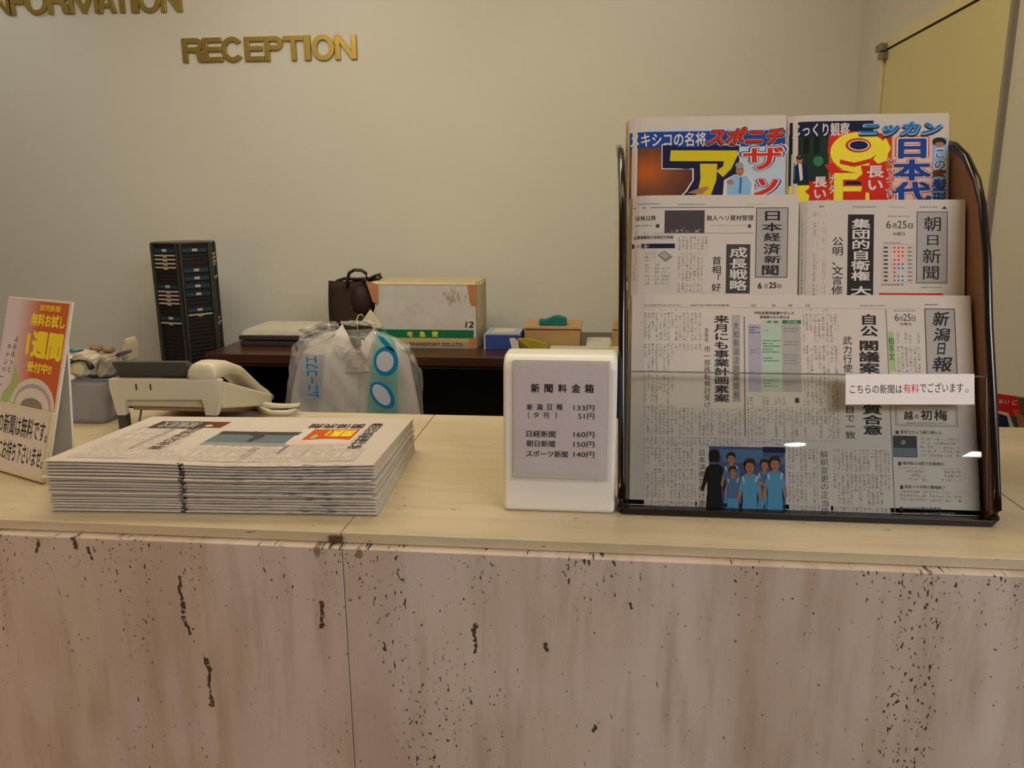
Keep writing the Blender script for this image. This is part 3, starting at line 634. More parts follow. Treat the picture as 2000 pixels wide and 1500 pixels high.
# --- middle tier, right paper
t3, sh3 = paper('small folded newspaper with white-on-black headline, middle tier right', ony(1562, 480, 1.055).x, ony(1882, 480, 1.055).x, 1.012, ZC+.147+.004, 1.064, ony(1720, 391, 1.064).z, th=.011, pages=5, curl=.006)
p = Print(sh3)
p.lines(1600, 402, 1612, 405, m='dg').lines(1665, 403, 1712, 407, m='g').lines(1738, 403, 1770, 407, m='lg').lines(1796, 403, 1832, 407, m='g').poly('k', [(1840, 408), (1850, 408), (1845, 402)], 1)
p.tx(1568, 414, 1612, 578)
p.v('公明、文言修', 'k', 1624, 462, 1647, 576, .006).rect('k', 1655, 419, 1706, 578, 1).v('集団的自衛権', 'w', 1662, 427, 1700, 549, .024).h('大', 'w', 1661, 559, 1702, 577, .03)
p.lines(1734, 421, 1778, 426, 4, 'g').h('6', 'dg', 1731, 431, 1740, 446, 0).h('月', 'dg', 1743, 436, 1751, 446).h('25', 'dg', 1753, 431, 1771, 446, 0).h('日', 'dg', 1774, 436, 1783, 446).h('水曜日', 'dg', 1743, 453, 1767, 460, 0)
p.rect('pk', 1741, 479, 1768, 515, 0).lines(1726, 473, 1784, 476, m='g')
for r_ in range(9):
    y = 482+r_*8; p.rect1('dg', 1726, y, 1734, y+3.4, 1)
    for c_ in range(3):
        m_ = 'r' if (r_ < 4 or c_ == 0) else 'cb'
        if (r_, c_) not in ((3, 2), (2, 0), (6, 1), (6, 2)): p.ell(m_, 1747+c_*8, y+1.7, 2.2, 1.8, 1, 8)
    p.rect1('g', 1773, y, 1781, y+3, 1)
p.frame('lg', 1723, 477, 1784, 553, .8, 0)
p.lines(1721, 555, 1765, 559, m='dg').lines(1800, 560, 1840, 563, m='g').rect('r', 1717, 572.5, 1842, 576, 1)
p.rect('lg', 1791, 414, 1850, 552, 1).frame('dg', 1790, 413, 1851, 553, 1.2, 2)
for ch, x, y, w_, h_ in [('朝', 1805, 423, 33, 28), ('日', 1811, 459, 22, 20), ('新', 1802, 486, 36, 28), ('聞', 1803, 520, 31, 26)]: p.h(ch, 'k', x, y, x+w_, y+h_, .005, 3)
p.build('masthead', t3)

# --- top tier, left sports paper
t4, sh4 = paper('colour sports newspaper with a huge yellow headline character, top tier left', ony(1228, 300, 1.12).x, ony(1534, 300, 1.12).x, 1.088, ZC+.27, 1.134, ony(1380, 227, 1.134).z, th=.007, pages=4, curl=.006)
def grad_mat(nm, c0, c1, c2, x, z, sx_, sz_):
    s = N(nm); g = s.n('ShaderNodeNewGeometry'); sp = s.n('ShaderNodeSeparateXYZ', i_0=g.outputs['Position'])
    a_ = s.math('DIVIDE', s.math('SUBTRACT', sp.outputs[0], x), sx_); b_ = s.math('DIVIDE', s.math('SUBTRACT', sp.outputs[2], z), sz_)
    d_ = s.math('SQRT', s.math('ADD', s.math('MULTIPLY', a_, a_), s.math('MULTIPLY', b_, b_)))
    cr = s.n('ShaderNodeValToRGB'); s.put(cr.inputs[0], d_); cr.color_ramp.elements[0].color = (*lin(c0), 1); cr.color_ramp.elements[1].color = (*lin(c2), 1); e = cr.color_ramp.elements.new(.5); e.color = (*lin(c1), 1)
    s.put(s.bsdf.inputs['Base Color'], cr.outputs[0]); s.bsdf.inputs['Roughness'].default_value = .6; s.bsdf.inputs['Specular IOR Level'].default_value = .2; return s.m
q = ony(1265, 335, 1.11)
K['ph1'] = grad_mat('printed_photo_blur', (190, 95, 35), (120, 70, 40), (70, 34, 36), q.x, q.z, .07, .05)
p = Print(sh4)
p.rect('bp', 1229, 250, 1533, 400, 0).rect('ph1', 1229, 284, 1420, 400, 1).rect('b', 1230, 256, 1534, 287, 2)
p.h('メキシコの名将', 'w', 1231, 259, 1379, 287, .02, 3)
p.poly('w', [(1292, 282), (1446, 282), (1446, 330), (1424, 400), (1310, 400), (1338, 374), (1352, 352), (1352, 331), (1292, 331)], 3)
p.poly('nv', [(1294, 284), (1444, 284), (1444, 330), (1422, 400), (1314, 400), (1342, 374), (1355, 352), (1355, 329), (1294, 329)], 4)
p.poly('y', [(1310, 294), (1441, 294), (1441, 303), (1428, 330), (1412, 346), (1399, 334), (1412, 325), (1414, 315), (1308, 315)], 5)
p.poly('y', [(1367, 320), (1401, 320), (1399, 352), (1388, 382), (1372, 400), (1345, 400), (1362, 378), (1368, 350)], 5)
p.poly('sk', [(1342, 377), (1365, 368), (1382, 364), (1384, 368), (1370, 380)], 6)
p.h('スポニチ', 'w', 1378, 246, 1534, 286, .09, 4, .25).h('スポニチ', 'k', 1379, 247, 1533, 285, .07, 5, .25).h('スポニチ', 'r', 1382, 249, 1531, 282, .035, 6, .25)
p.v('ザッ', 'w', 1444, 280, 1536, 388, .085, 5).v('ザッ', 'b', 1445, 281, 1535, 387, .065, 6).v('ザッ', 'w', 1447, 282, 1533, 386, .045, 7).v('ザッ', 'r', 1448, 283, 1532, 385, .022, 8)
p.poly('w', [(1434, 341), (1458, 341), (1474, 356), (1470, 400), (1410, 400), (1414, 352)], 9)
p.ell('gy', 1444, 323, 8, 6, 13).ell('sk', 1445, 333, 8, 11, 12).poly('lb', [(1420, 352), (1434, 342), (1446, 345), (1458, 342), (1468, 358), (1464, 400), (1420, 400)], 11)
p.rect1('hr', 1440, 330, 1443, 331.5, 13).rect1('hr', 1447, 330, 1450, 331.5, 13).rect1('br', 1442, 339, 1448, 340.6, 13)
p.poly('cb', [(1445, 345), (1449, 348), (1447, 378), (1443, 378)], 12).ell('sk', 1426, 356, 7, 5, 12, 10)
p.build('printed_front', t4)
# --- top tier, right sports paper
t5, sh5 = paper('colour sports newspaper with blue vertical headline, top tier right', ony(1541, 300, 1.12).x, ony(1856, 300, 1.12).x, 1.090, ZC+.27, 1.138, ony(1700, 223, 1.138).z, th=.007, pages=4, curl=.006)
p = Print(sh5)
p.rect('dk', 1542, 262, 1644, 362, 1).rect('ye', 1542, 362, 1600, 400, 2).rect('nv', 1544, 237, 1706, 266, 2).h('じっくり観察', 'w', 1550, 240, 1659, 267, .02, 3)
p.rect('blk', 1545, 268, 1600, 300, 2).ell('gn', 1598, 315, 10, 10, 2)
p.ell('sk', 1562, 312, 6, 8, 4).ell('hr', 1562, 307, 6.5, 5, 5).poly('nv', [(1551, 326), (1557, 320), (1567, 320), (1576, 326), (1578, 358), (1550, 358)], 4).poly('w', [(1559, 320), (1566, 320), (1568, 350), (1563, 354)], 5).rect('cb', 1551, 318, 1553, 350, 3)
p.rect('o', 1618, 262, 1742, 400, 2).poly('r', [(1640, 255), (1742, 262), (1738, 300), (1716, 330), (1742, 340), (1740, 400), (1622, 400), (1626, 345), (1610, 322), (1638, 318), (1616, 300), (1618, 270)], 3)
p.ell('ye', 1678, 298, 57, 40, 4, 26).poly('ye', [(1730, 268), (1740, 290), (1722, 322), (1690, 340), (1640, 332), (1680, 325), (1706, 300)], 5)
p.ell('r', 1676, 284, 25, 14, 6, 22).ell('w', 1677, 284, 21, 10.5, 7, 22).ell('nv', 1677, 284, 18, 8.5, 8, 22).poly('r', [(1640, 312), (1668, 318), (1700, 310), (1712, 302), (1700, 318), (1668, 326), (1640, 320)], 7)
p.rect('ye', 1628, 338, 1698, 400, 5).rect('r', 1646, 351, 1690, 364, 6).rect('nv', 1650, 354, 1690, 361, 7).rect('r', 1646, 374, 1690, 400, 6)
def splash(cx, cy, r_, L):
    p.poly('r', [(cx+(r_*(1.25 if i % 2 else .9))*math.cos(i*math.pi/9), cy+(r_*(1.35 if i % 2 else 1.0))*math.sin(i*math.pi/9)) for i in range(18)], L)
splash(1710, 350, 30, 9); splash(1600, 374, 22, 9)
p.v('長い', 'w', 1692, 322, 1726, 374, .03, 10).v('長い', 'w', 1587, 344, 1615, 390, .03, 10)
p.v('ザッタより', 'w', 1728, 308, 1752, 392, .05, 11).v('ザッタより', 'r', 1729, 309, 1751, 391, .01, 12).v('ナダ', 'w', 1618, 340, 1632, 380, .02, 10)
p.rect('pk', 1742, 268, 1820, 400, 2)
p.v('日本代', 'r', 1740, 264, 1822, 400, .07, 4).v('日本代', 'w', 1741, 265, 1821, 399, .055, 5).v('日本代', 'b', 1743, 267, 1819, 397, .035, 6)
p.rect('lb', 1821, 268, 1850, 400, 2).ell('hr', 1835, 277, 14, 9, 3).ell('sk', 1835, 282, 9, 5, 4)
p.v('この', 'w', 1822, 286, 1850, 334, .06, 5).v('この', 'b', 1824, 288, 1848, 332, .01, 6).poly('br', [(1822, 334), (1838, 330), (1850, 336), (1840, 340), (1848, 346), (1834, 344), (1822, 346)], 6)
p.v('髪形', 'b', 1820, 348, 1850, 400, .02, 6)
p.h('ニッカン', 'k', 1676, 239, 1842, 270, .10, 7, .22).h('ニッカン', 'lb', 1676, 237, 1841, 266, .075, 8, .22).h('ニッカン', 'cb', 1680, 239, 1838, 263, .04, 9, .22)
p.build('printed_front', t5)

# --- notice strip taped to the pocket
O = V((onx(1600, 760, .25).x, 0, 0))
zq = ony(1650, 790, .95).z
ybase = pk(zq)-.003
L_ = ony(1651, 790, ybase); Rr = ony(1905, 790, ybase)
shS = Sheet(L_, (Rr-L_), (0, KL, 1), (Rr-L_).length, .036, lambda u, v: .0015*math.cos(u*22)-.0015+.0006)
st = mkempty('notice_strip', L_, 'white paper strip with a printed notice taped across the clear rack pocket', 'notice')
hs = shS.uv(1651, 731)[1]
mb = MB().grid(lambda u, v: shS.at(u*shS.w, v*hs, 0), 20, 4, mat('white_card', (236, 228, 226), .5, var=.02)); mb.build('paper_strip', st, solid=.0004)
p = Print(shS); 
p.h('こちらの新聞は', 'k', 1659, 752, 1762, 770, .004, 3).h('有料', 'r', 1764, 752, 1795, 770, .004, 3).h('でございます', 'k', 1797, 751, 1882, 770, .004, 3).h('。', 'g', 1886, 764, 1893, 771, 0, 3)
p.build('notice_text', st)

# ------------------------------------------------------------------ stack of free newspapers
A = onz(100, 999); B = onz(735, 1008); U = (B-A).normalized(); Dp = V((-U.y, U.x, 0)); WD = (B-A).length; DEP = .262; NP = 17
HF, HB = .064, .050
EDGEM = N('newsprint_fold_edge'); s = EDGEM
sp = s.n('ShaderNodeSeparateXYZ', i_0=s.n('ShaderNodeNewGeometry').outputs['Position'])
c = s.noise(s.obj((260, 30, 700)), 1, 3, .7); c2 = s.noise(s.obj((22, 3, 25)), 1, 3); c3 = s.noise(s.obj((75, 10, 1300)), 1, 2)
xx = sp.outputs[0]
b1 = s.math('MULTIPLY', s.ramp(xx, A.x+.17, A.x+.30), s.ramp(xx, A.x+.402, A.x+.37))
sm = s.math('MULTIPLY', s.ramp(s.math('ADD', c3, s.math('MULTIPLY', s.ramp(c2, .4, .65), .1)), .54, .72), s.math('MULTIPLY_ADD', b1, .5, .12))
wv = s.math('ADD', xx, s.math('MULTIPLY', s.math('SINE', s.math('MULTIPLY', sp.outputs[2], 1750)), .0016))
dst = s.math('ABSOLUTE', s.math('SUBTRACT', wv, ony(356, 950, .86).x))
saw = s.math('MULTIPLY', s.ramp(dst, .0042, .0028), s.ramp(c, .42, .5))
sm = s.math('MAXIMUM', sm, saw)
s.put(s.bsdf.inputs['Base Color'], s.mix(sm, lin((206, 199, 188)), (.05, .045, .055))); s.bsdf.inputs['Roughness'].default_value = .85; s.bsdf.inputs['Specular IOR Level'].default_value = .15
EDGE = s.m
ordw = ['top', 'second', 'third', 'fourth', 'fifth', 'sixth', 'seventh', 'eighth', 'ninth', 'tenth', 'eleventh', 'twelfth', 'thirteenth', 'fourteenth', 'fifteenth', 'sixteenth', 'bottom']
LEAF = N('newsprint_open_edge'); s = LEAF
sp = s.n('ShaderNodeSeparateXYZ', i_0=s.n('ShaderNodeNewGeometry').outputs['Position'])
f_ = s.math('FRACT', s.math('MULTIPLY', sp.outputs[2], 1150)); s.put(s.bsdf.inputs['Base Color'], s.mix(s.ramp(f_, .55, .9), lin((206, 197, 178)), lin((150, 140, 122)))); s.bsdf.inputs['Roughness'].default_value = .9; LEAF = s.m
def stack_z(k, a, b, u):   # height of level k at depth fraction b
    f = k/NP
    hf = HF + .0022*math.sin(u*6+1)*f; hb = HB
    return ZC+.0006 + f*(hf+(hb-hf)*b)
top_sheet = None
for i in range(NP):
    k = NP-1-i      # i=0 is the top
    lab = ('top newspaper of the free stack on the counter, its front page facing up' if i == 0 else ('bottom newspaper of the free stack, lying on the stone counter' if i == NP-1 else ordw[i]+' newspaper from the top in the free stack on the counter'))
    tt = mkempty('newspaper', A+V((0, 0, k*HF/NP)), lab, 'newspaper', 'free newspapers stacked on the counter')
    ju = random.uniform(-.0018, .0018); jd = random.uniform(-.0022, .0015)
    if i == 0: ju, jd = 0, 0
    if i in (5, 10): jd = -.0035; ju = -.004
    
    th_f = HF/NP*.93
    prof_n = 6; nu = 20
    def P_(u, b, lev):  # u 0..1 width, b depth 0..1, lev 0..1 within paper
        z0 = stack_z(k, 0, b, u); z1 = stack_z(k+1, 0, b, u)
        gq = .03+.13*math.exp(-b*30); z = z0+(z1-z0)*(gq+(1-2*gq)*lev) + .0005*math.sin(u*17+k*1.3)*(1-b)*(0 if k == 0 else .5)
        q = A + U*(u*WD+ju) + Dp*(b*DEP+jd); return V((q.x, q.y, z))
    # closed section: back-bottom -> front round fold -> back-top
    sec = [(1, 0), (.5, 0), (.012, 0)] + [(.012*(1-math.sin(j/6*math.pi)) - 0, .5-.5*math.cos(j/6*math.pi)) for j in range(1, 6)] + [(.012, 1), (.25, 1), (.5, 1), (.75, 1), (1, 1)]
    mb = MB(); ns = len(sec)
    vs_ = [P_(a/nu, b, l) for a in range(nu+1) for b, l in sec]
    mb.v = vs_; mb.mats = [EDGE, LEAF, M['paper']]
    for a in range(nu):
        for j in range(ns-1):
            mb.f.append((a*ns+j, (a+1)*ns+j, (a+1)*ns+j+1, a*ns+j+1)); mb.m.append(2 if (j >= 8 and i == 0) else 0)
        mb.f.append((a*ns+ns-1, (a+1)*ns+ns-1, (a+1)*ns, a*ns)); mb.m.append(1)
    mb.f.append(tuple(range(ns))[::-1]); mb.m.append(1); mb.f.append(tuple(nu*ns+j for j in range(ns))); mb.m.append(1)
    mb.build('folded_sheets', tt)
    if i == 0:
        Az = A+V((0, 0, HF+.0006)); Wt = (Dp*DEP+V((0, 0, HB-HF))); shT = Sheet(Az, U, Wt, WD, DEP, lambda u, v: .0022*math.sin(u/WD*6+1)*(1-v/DEP)*.96-HF/NP*(.03+.13*math.exp(-v/DEP*30))+.00008)
        p = Print(shT)
        def frac(m, u0, v0, u1, v1, L=0):   # page fractions, v from the fold
            q_ = Print(shT, False); q_.rect(m, u0*WD, v1*DEP, u1*WD, v0*DEP, L); p.mb.add(q_.mb.v, q_.mb.f, K[m]); p.uvs += q_.uvs
        frac('tx', .05, .05, .30, .55); frac('tx', .30, .05, .60, .38); frac('tx', .60, .05, .83, .40); frac('tx', .05, .55, .2, .78); frac('tx', .83, .06, .93, .3)
        q_ = Print(shT, False)
        Wq, Dq = WD, DEP
        def R4(m, u0, v0, u1, v1, L=1): q_.rect(m, u0*Wq, v1*Dq, u1*Wq, v0*Dq, L)   # rect wants y0 as top in px mode; here swap
        def cc(pt): return (pt[0]/Wq, pt[1]/Dq)
        TL = cc(shT.uv(318, 823)); BR = cc(shT.uv(383, 838)); R4('dg', TL[0], BR[1], BR[0], TL[1])
        q_.h('文民統制', 'lg', (TL[0]+.02)*Wq, (BR[1]+.02)*Dq, (BR[0]-.02)*Wq, (TL[1]-.015)*Dq, .03, 2)
        q_.mb.v and None
        TL = cc(shT.uv(410, 824)); BR = cc(shT.uv(425, 836)); R4('br', TL[0], BR[1], BR[0]+.01, TL[1]); q_.ell('w', (TL[0]+.025)*Wq, (BR[1]+.05)*Dq, .006, .006, 2)
        TL = cc(shT.uv(436, 842)); BR = cc(shT.uv(556, 870)); R4('st', TL[0], BR[1], BR[0], TL[1]); R4('dg', TL[0], TL[1]-.07, BR[0], TL[1], 2); R4('gy', TL[0], BR[1], BR[0], BR[1]+.06, 2)
        cx = (TL[0]+BR[0])/2*Wq; cy = (TL[1]*.65+BR[1]*.35)*Dq; q_.poly('dg', [(cx-.012, cy+.03), (cx+.004, cy+.02), (cx+.012, cy), (cx+.004, cy-.03), (cx-.004, cy-.028), (cx-.002, cy), (cx-.016, cy+.01)], 3)
        TL = cc(shT.uv(600, 837)); BR = cc(shT.uv(673, 868)); R4('w', TL[0]-.01, BR[1]-.01, BR[0]+.01, TL[1], 2); R4('o', TL[0]+.03, BR[1]+.10, BR[0], TL[1]-.01, 3); R4('pk', TL[0], BR[1], BR[0], BR[1]+.10, 3)
        q_.h('1週間', 'ye', (TL[0]+.09)*Wq, (BR[1]+.17)*Dq, (BR[0]-.01)*Wq, (TL[1]-.03)*Dq, .04, 5)
        q_.ell('w', (TL[0]+.12)*Wq, (BR[1]+.07)*Dq, .03, .012, 4); q_.ell('lm', (TL[0]+.06)*Wq, (BR[1]+.17)*Dq, .004, .012, 4)
        # masthead and headlines
        a_ = shT.uv(598, 836); b_ = shT.uv(716, 828); q_.h('読売新聞', 'dg', a_[0], a_[1], b_[0], b_[1], .03, 2)
        def vt(txt, u, v0, v1, wd_, bold=.02, m='k'):
            n = len(txt); h_ = (v1-v0)*Dq/n
            for j, ch in enumerate(txt): q_.put(glyph(ch, bold), m, (u*Wq, v1*Dq-(j+1)*h_), (u*Wq+wd_, v1*Dq-j*h_), 2, True)
        vt('首相税制改革案', .235, .22, .80, .020, .012, 'dg'); vt('政府決定方針示す', .175, .20, .72, .010, .0, 'g'); vt('集団的自衛権行使', .865, .28, .86, .020, .015, 'dg'); vt('与党が大筋合意へ', .82, .36, .78, .011, .0, 'g'); vt('政府', .56, .1, .32, .012, .0, 'g')
        R4('g', .66, .2, .672, .5, 1); R4('lg', .745, .12, .75, .42, 1)
        q_.lines = None
        mb2 = q_.mb; p.mb.v += mb2.v
        off = len(p.mb.v)-len(mb2.v)
        for f, mi in zip(mb2.f, mb2.m): p.mb.f.append(tuple(x_+off for x_ in f)); p.mb.m.append(p.mb.mi(mb2.mats[mi]))
        p.uvs += q_.uvs
        p.build('printed_front', tt)

# ------------------------------------------------------------------ leaning sign at the left
BRc = onz(90, 945); BLd = onz(-54, 903)
E_ = (BRc-BLd).normalized(); Nn = V((E_.y, -E_.x, 0)); Nn.normalize()
if Nn.y > 0: Nn = -Nn
def on_plane(px, py, P0, nrm): d = ray(px, py); return CAM + d*((P0-CAM).dot(nrm)/d.dot(nrm))
TR = on_plane(142, 590, BRc, E_)
BKc = BRc - E_*.024 - Nn*.053; TRi = TR - E_*.024; BRi = BRc - E_*.024
Wp = (TR-BRc); nrm = E_.cross(Wp).normalized()
TLc = on_plane(17, 578, BRc, nrm); wS = abs((BRc-TLc).dot(E_))
sg = mkempty('tent_sign', BRc, 'upright white acrylic stand with orange poster and handwritten notice, at the left edge', 'sign')
O = BRc - E_*wS
shG = Sheet(O, E_, Wp, wS, Wp.length)
if shG.N.y > 0: raise SystemExit('sign faces away')
ACW = mat('white_acrylic', (222, 216, 206), .25, var=.02)
def lsh(sh_, u0, u1, v0, v1, n0, n1, m, mb=None):
    mb = mb or MB(); mb.hexa([sh_.at(u0, v0, n0), sh_.at(u1, v0, n0), sh_.at(u1, v0, n1), sh_.at(u0, v0, n1), sh_.at(u0, v1, n0), sh_.at(u1, v1, n0), sh_.at(u1, v1, n1), sh_.at(u0, v1, n1)], m); return mb
hS = Wp.length
lsh(shG, 0, wS, 0, hS, -.003, 0, ACW).build('front_plate', sg, bevel=.001)
MB().hexa([O+(TR-BRc)*.985-Nn*.004, TRi-(TR-BRc)*.015-Nn*.004, TRi-(TR-BRc)*.015-Nn*.007, O+(TR-BRc)*.985-Nn*.007, O+(BKc-BRi), BKc, BKc-Nn*.003, O+(BKc-BRi)-Nn*.003], ACW).build('rear_leg', sg)
vlow = shG.uv(104, 805)[1]
lsh(shG, -.001, wS+.0005, .001, vlow, .0, .0055, mat('aged_card_edge', (214, 200, 160), .5)).build('notice_card', sg, bevel=.001, label='thick white card with handwritten black notice')
p = Print(shG)
p.mb = MB(); 
def pg(m, pts, L=1): q2 = [shG.uv(*a) for a in pts]; p.raw(q2, [tuple(range(len(q2)))], m, L); return p
# poster
q = shG.at(wS*.55, hS*.8)
pos = N('poster_print'); s = pos; uvn = s.n('ShaderNodeUVMap').outputs[0]; sp = s.n('ShaderNodeSeparateXYZ', i_0=uvn)
s.put(s.bsdf.inputs['Base Color'], s.mix(s.ramp(sp.outputs[0], wS*.18, wS*.55), lin((215, 208, 222)), lin((198, 96, 48)))); s.bsdf.inputs['Roughness'].default_value = .4
K['pos'] = pos.m
Q = Print(shG, False)
Q.rect('pos', .0, hS-.003, wS-.006, vlow, 0)
def qt(txt, m, u0, v0, u1, v1, bold, L=2): Q.put(glyph(txt, bold), m, (u0*wS, v0*hS), (u1*wS, v1*hS), L, False)
qt('読売新聞', 'ye', .53, .935, .84, .972, .02); qt('無料お試し', 'ye', .42, .845, .94, .92, .04); qt('1週間', 'ye', .40, .665, .95, .82, .055); qt('受付中!!', 'ye', .46, .585, .84, .645, .04)
for i, (u0, txt) in enumerate(((.20, 'よみほっと'), (.10, 'キャンペーン'))):
    n = len(txt)
    for j, ch in enumerate(txt): Q.put(glyph(ch, .0), 'hr', ((u0-.012*j)*wS, (.74-.045*j-.05*i)*hS-.0), ((u0-.012*j)*wS+.011, (.74-.045*j-.05*i)*hS+.010), 2, True)
Q.poly('lm', [(wS*.30, hS*.36), (wS*.24, hS*.48), (wS*.27, hS*.62), (wS*.36, hS*.52), (wS*.36, hS*.42)], 2); Q.poly('lm', [(wS*.10, hS*.36), (wS*.14, hS*.45), (wS*.24, hS*.50), (wS*.26, hS*.40)], 1); Q.poly('lm', [(wS*.34, hS*.38), (wS*.44, hS*.47), (wS*.54, hS*.49), (wS*.46, hS*.40)], 1)
cup = [(wS*(.62+.34*math.cos(a*math.pi/14)), vlow+.001+.040*math.sin(a*math.pi/14)) for a in range(15)]
Q.poly('w', cup, 3); Q.poly('lv', [(x_*.0+wS*.62+(x_-wS*.62)*.86, vlow+(y_-vlow)*.80) for x_, y_ in cup], 4); Q.poly('w', [(wS*.62+(x_-wS*.62)*.78, vlow+(y_-vlow)*.66) for x_, y_ in cup], 5); Q.poly('g', [(wS*.62+(x_-wS*.62)*.5, vlow+(y_-vlow)*.32) for x_, y_ in cup], 6)
Q.build('poster', sg)
shN = Sheet(O+shG.N*.0056, E_, Wp, wS, hS)
Q = Print(shN, False)
Q.rect('w', .001, vlow-.002, wS-.004, .003, 0)
Q.put(glyph('この新聞は無料です。', .012), 'k', (.12*wS, vlow*.56), (.975*wS, vlow*.86), 2, False)
Q.put(glyph('ご自由にお持ち下さいませ。', .012), 'k', (.03*wS, vlow*.19), (.965*wS, vlow*.49), 2, False)
Q.build('handwritten_notice', sg)

# ------------------------------------------------------------------ back desk and things on it
DZ = .9395; DYF = 2.46
WOOD = N('dark_mahogany'); s = WOOD; g_ = s.noise(s.obj((2, 30, 30)), 1, 4); s.put(s.bsdf.inputs['Base Color'], s.mix(g_, (.030, .010, .006), (.085, .028, .016))); s.bsdf.inputs['Roughness'].default_value = .3; WOOD = s.m
DX0 = ony(400, 697, DYF).x
dk = mkempty('back_desk', (-.7, DYF, 0), 'dark brown desk with an open front along the back wall', 'desk')
MB().box((DX0, DYF, DZ-.03), (.25, YB-.002, DZ), WOOD).build('desk_top', dk, bevel=.002)
MB().box((DX0, DYF+.004, DZ-.040), (.25, DYF+.010, DZ-.034), mat('rail_metal', (120, 110, 100), .3, 1)).build('rail', dk)
BLACK = mat('black_laminate', (16, 14, 16), .5)
MB().box((DX0, DYF+.02, 0), (DX0+.03, YB-.002, DZ-.03), BLACK).build('side_board', dk); MB().box((.22, DYF+.02, 0), (.25, YB-.002, DZ-.03), BLACK).build('side_board', dk); MB().box((DX0+.031, YB-.03, 0), (.22, YB-.004, DZ-.03), BLACK).build('back_board', dk)
MB().box((DX0+.031, DYF+.012, DZ-.034), (.22, YB-.03, DZ-.030), BLACK).build('under_board', dk)
LZ = .80
lc = mkempty('low_cabinet', (-1.65, DYF+.06, 0), 'low dark cabinet under the rotary card holder, left of the back desk', 'cabinet')
MB().box((-2.0, DYF+.06, 0), (DX0-.004, YB-.004, LZ-.02), BLACK).build('cabinet_body', lc, bevel=.002)
MB().box((-2.01, DYF+.05, LZ-.02), (DX0-.003, YB-.003, LZ), WOOD).build('cabinet_top', lc, bevel=.002)
# transport box
def q_on(px, py, Y): v = ony(px, py, Y); return v
CARD = mat('cardboard', (176, 142, 96), .85, var=.1, scale=20); CARDW = mat('white_coated_card', (196, 194, 190), .7, var=.10, scale=22); TAPE = mat('brown_packing_tape', (178, 124, 80), .4, var=.08)
YX = 2.62
xl, xr_ = ony(733, 620, YX).x, ony(930, 620, YX).x; zt_ = ony(830, 556, YX).z
bt_ = mkempty('cardboard_box', (xl, YX, DZ), 'worn white bottle carton with green band and the number 12, on the back desk', 'box')
MB().box((xl, YX, DZ+.0006), (xr_, YX+.20, zt_), CARDW).build('carton_body', bt_, bevel=.002)
MB().hexa([(xl-.004, YX-.002, zt_), (xr_+.002, YX-.002, zt_), (xr_+.006, YX+.205, zt_), (xl, YX+.205, zt_), (xl-.006, YX+.004, zt_+.010), (xr_-.004, YX+.002, zt_+.005), (xr_+.006, YX+.205, zt_+.007), (xl, YX+.205, zt_+.006)], mat('carton_flap_cream', (206, 190, 150), .8, var=.1)).build('top_flap', bt_, bevel=.001)
MB().hexa([(xr_+.001, YX+.002, DZ+.0006), (xr_+.010, YX+.06, DZ+.0006), (xr_+.005, YX+.2, DZ+.0006), (xr_+.001, YX+.2, DZ+.0006), (xr_+.001, YX+.002, zt_), (xr_+.014, YX+.04, zt_), (xr_+.006, YX+.2, zt_), (xr_+.001, YX+.2, zt_)], mat('carton_side_cream', (200, 186, 150), .8, var=.12)).build('side_flap', bt_)
shB = Sheet((xl, YX-.0004, DZ), (1, 0, 0), (0, 0, 1), xr_-xl, zt_-DZ)
p = Print(shB)
K['tape'] = TAPE; K['cgr'] = ink('carton_green', (22, 110, 70)); K['cye'] = ink('carton_yellow', (196, 168, 100)); K['dust'] = ink('carton_stain', (160, 148, 132))
p.rect('cgr', 733, 644, 925, 660, 0).rect('cye', 733, 661, 916, 668, 0).rect('dust', 733, 668, 916, 684, 0)
p.h('宅', 'ye', 795, 647, 806, 658, .03, 2).h('急', 'ye', 819, 647, 831, 658, .03, 2).h('便', 'ye', 843, 647, 856, 658, .03, 2).h('YAMATO TRANSPORT CO.,LTD.', 'k', 752, 669, 906, 677, .02, 2).h('12', 'k', 908, 628, 925, 640, .03, 2, .15)
p.poly('tape', [(733, 556), (737, 556), (737, 590), (733, 590)], 1)
p.poly('tape', [(734, 553), (737, 556), (737, 594), (728, 588)], 1) if False else None
p.poly('tape', [(733, 555), (736, 558), (738, 592), (733, 594)], 2)
p.poly('tape', [(912, 556), (930, 556), (930, 598), (921, 598), (917, 590)], 2).poly('tape', [(916, 662), (930, 658), (930, 684), (916, 684)], 2)
for i in range(60): x_ = random.gauss(880, 8); y_ = random.gauss(578, 8); p.rect1('dust', x_, y_, x_+1.3, y_+random.uniform(3, 7), 2+i*.15)
for i in range(16): x_ = random.gauss(806, 9); y_ = random.gauss(606, 8); p.rect1('dust', x_, y_, x_+1.2, y_+random.uniform(2, 5), 2+i*.15)
p.build('carton_print', bt_)
MB().hexa([ony(714, 548, YX-.006), ony(738, 556, YX-.006), ony(738, 556, YX-.002), ony(714, 548, YX-.002), ony(728, 590, YX-.006), ony(738, 594, YX-.006), ony(738, 594, YX-.002), ony(728, 590, YX-.002)], TAPE).build('tape', bt_)
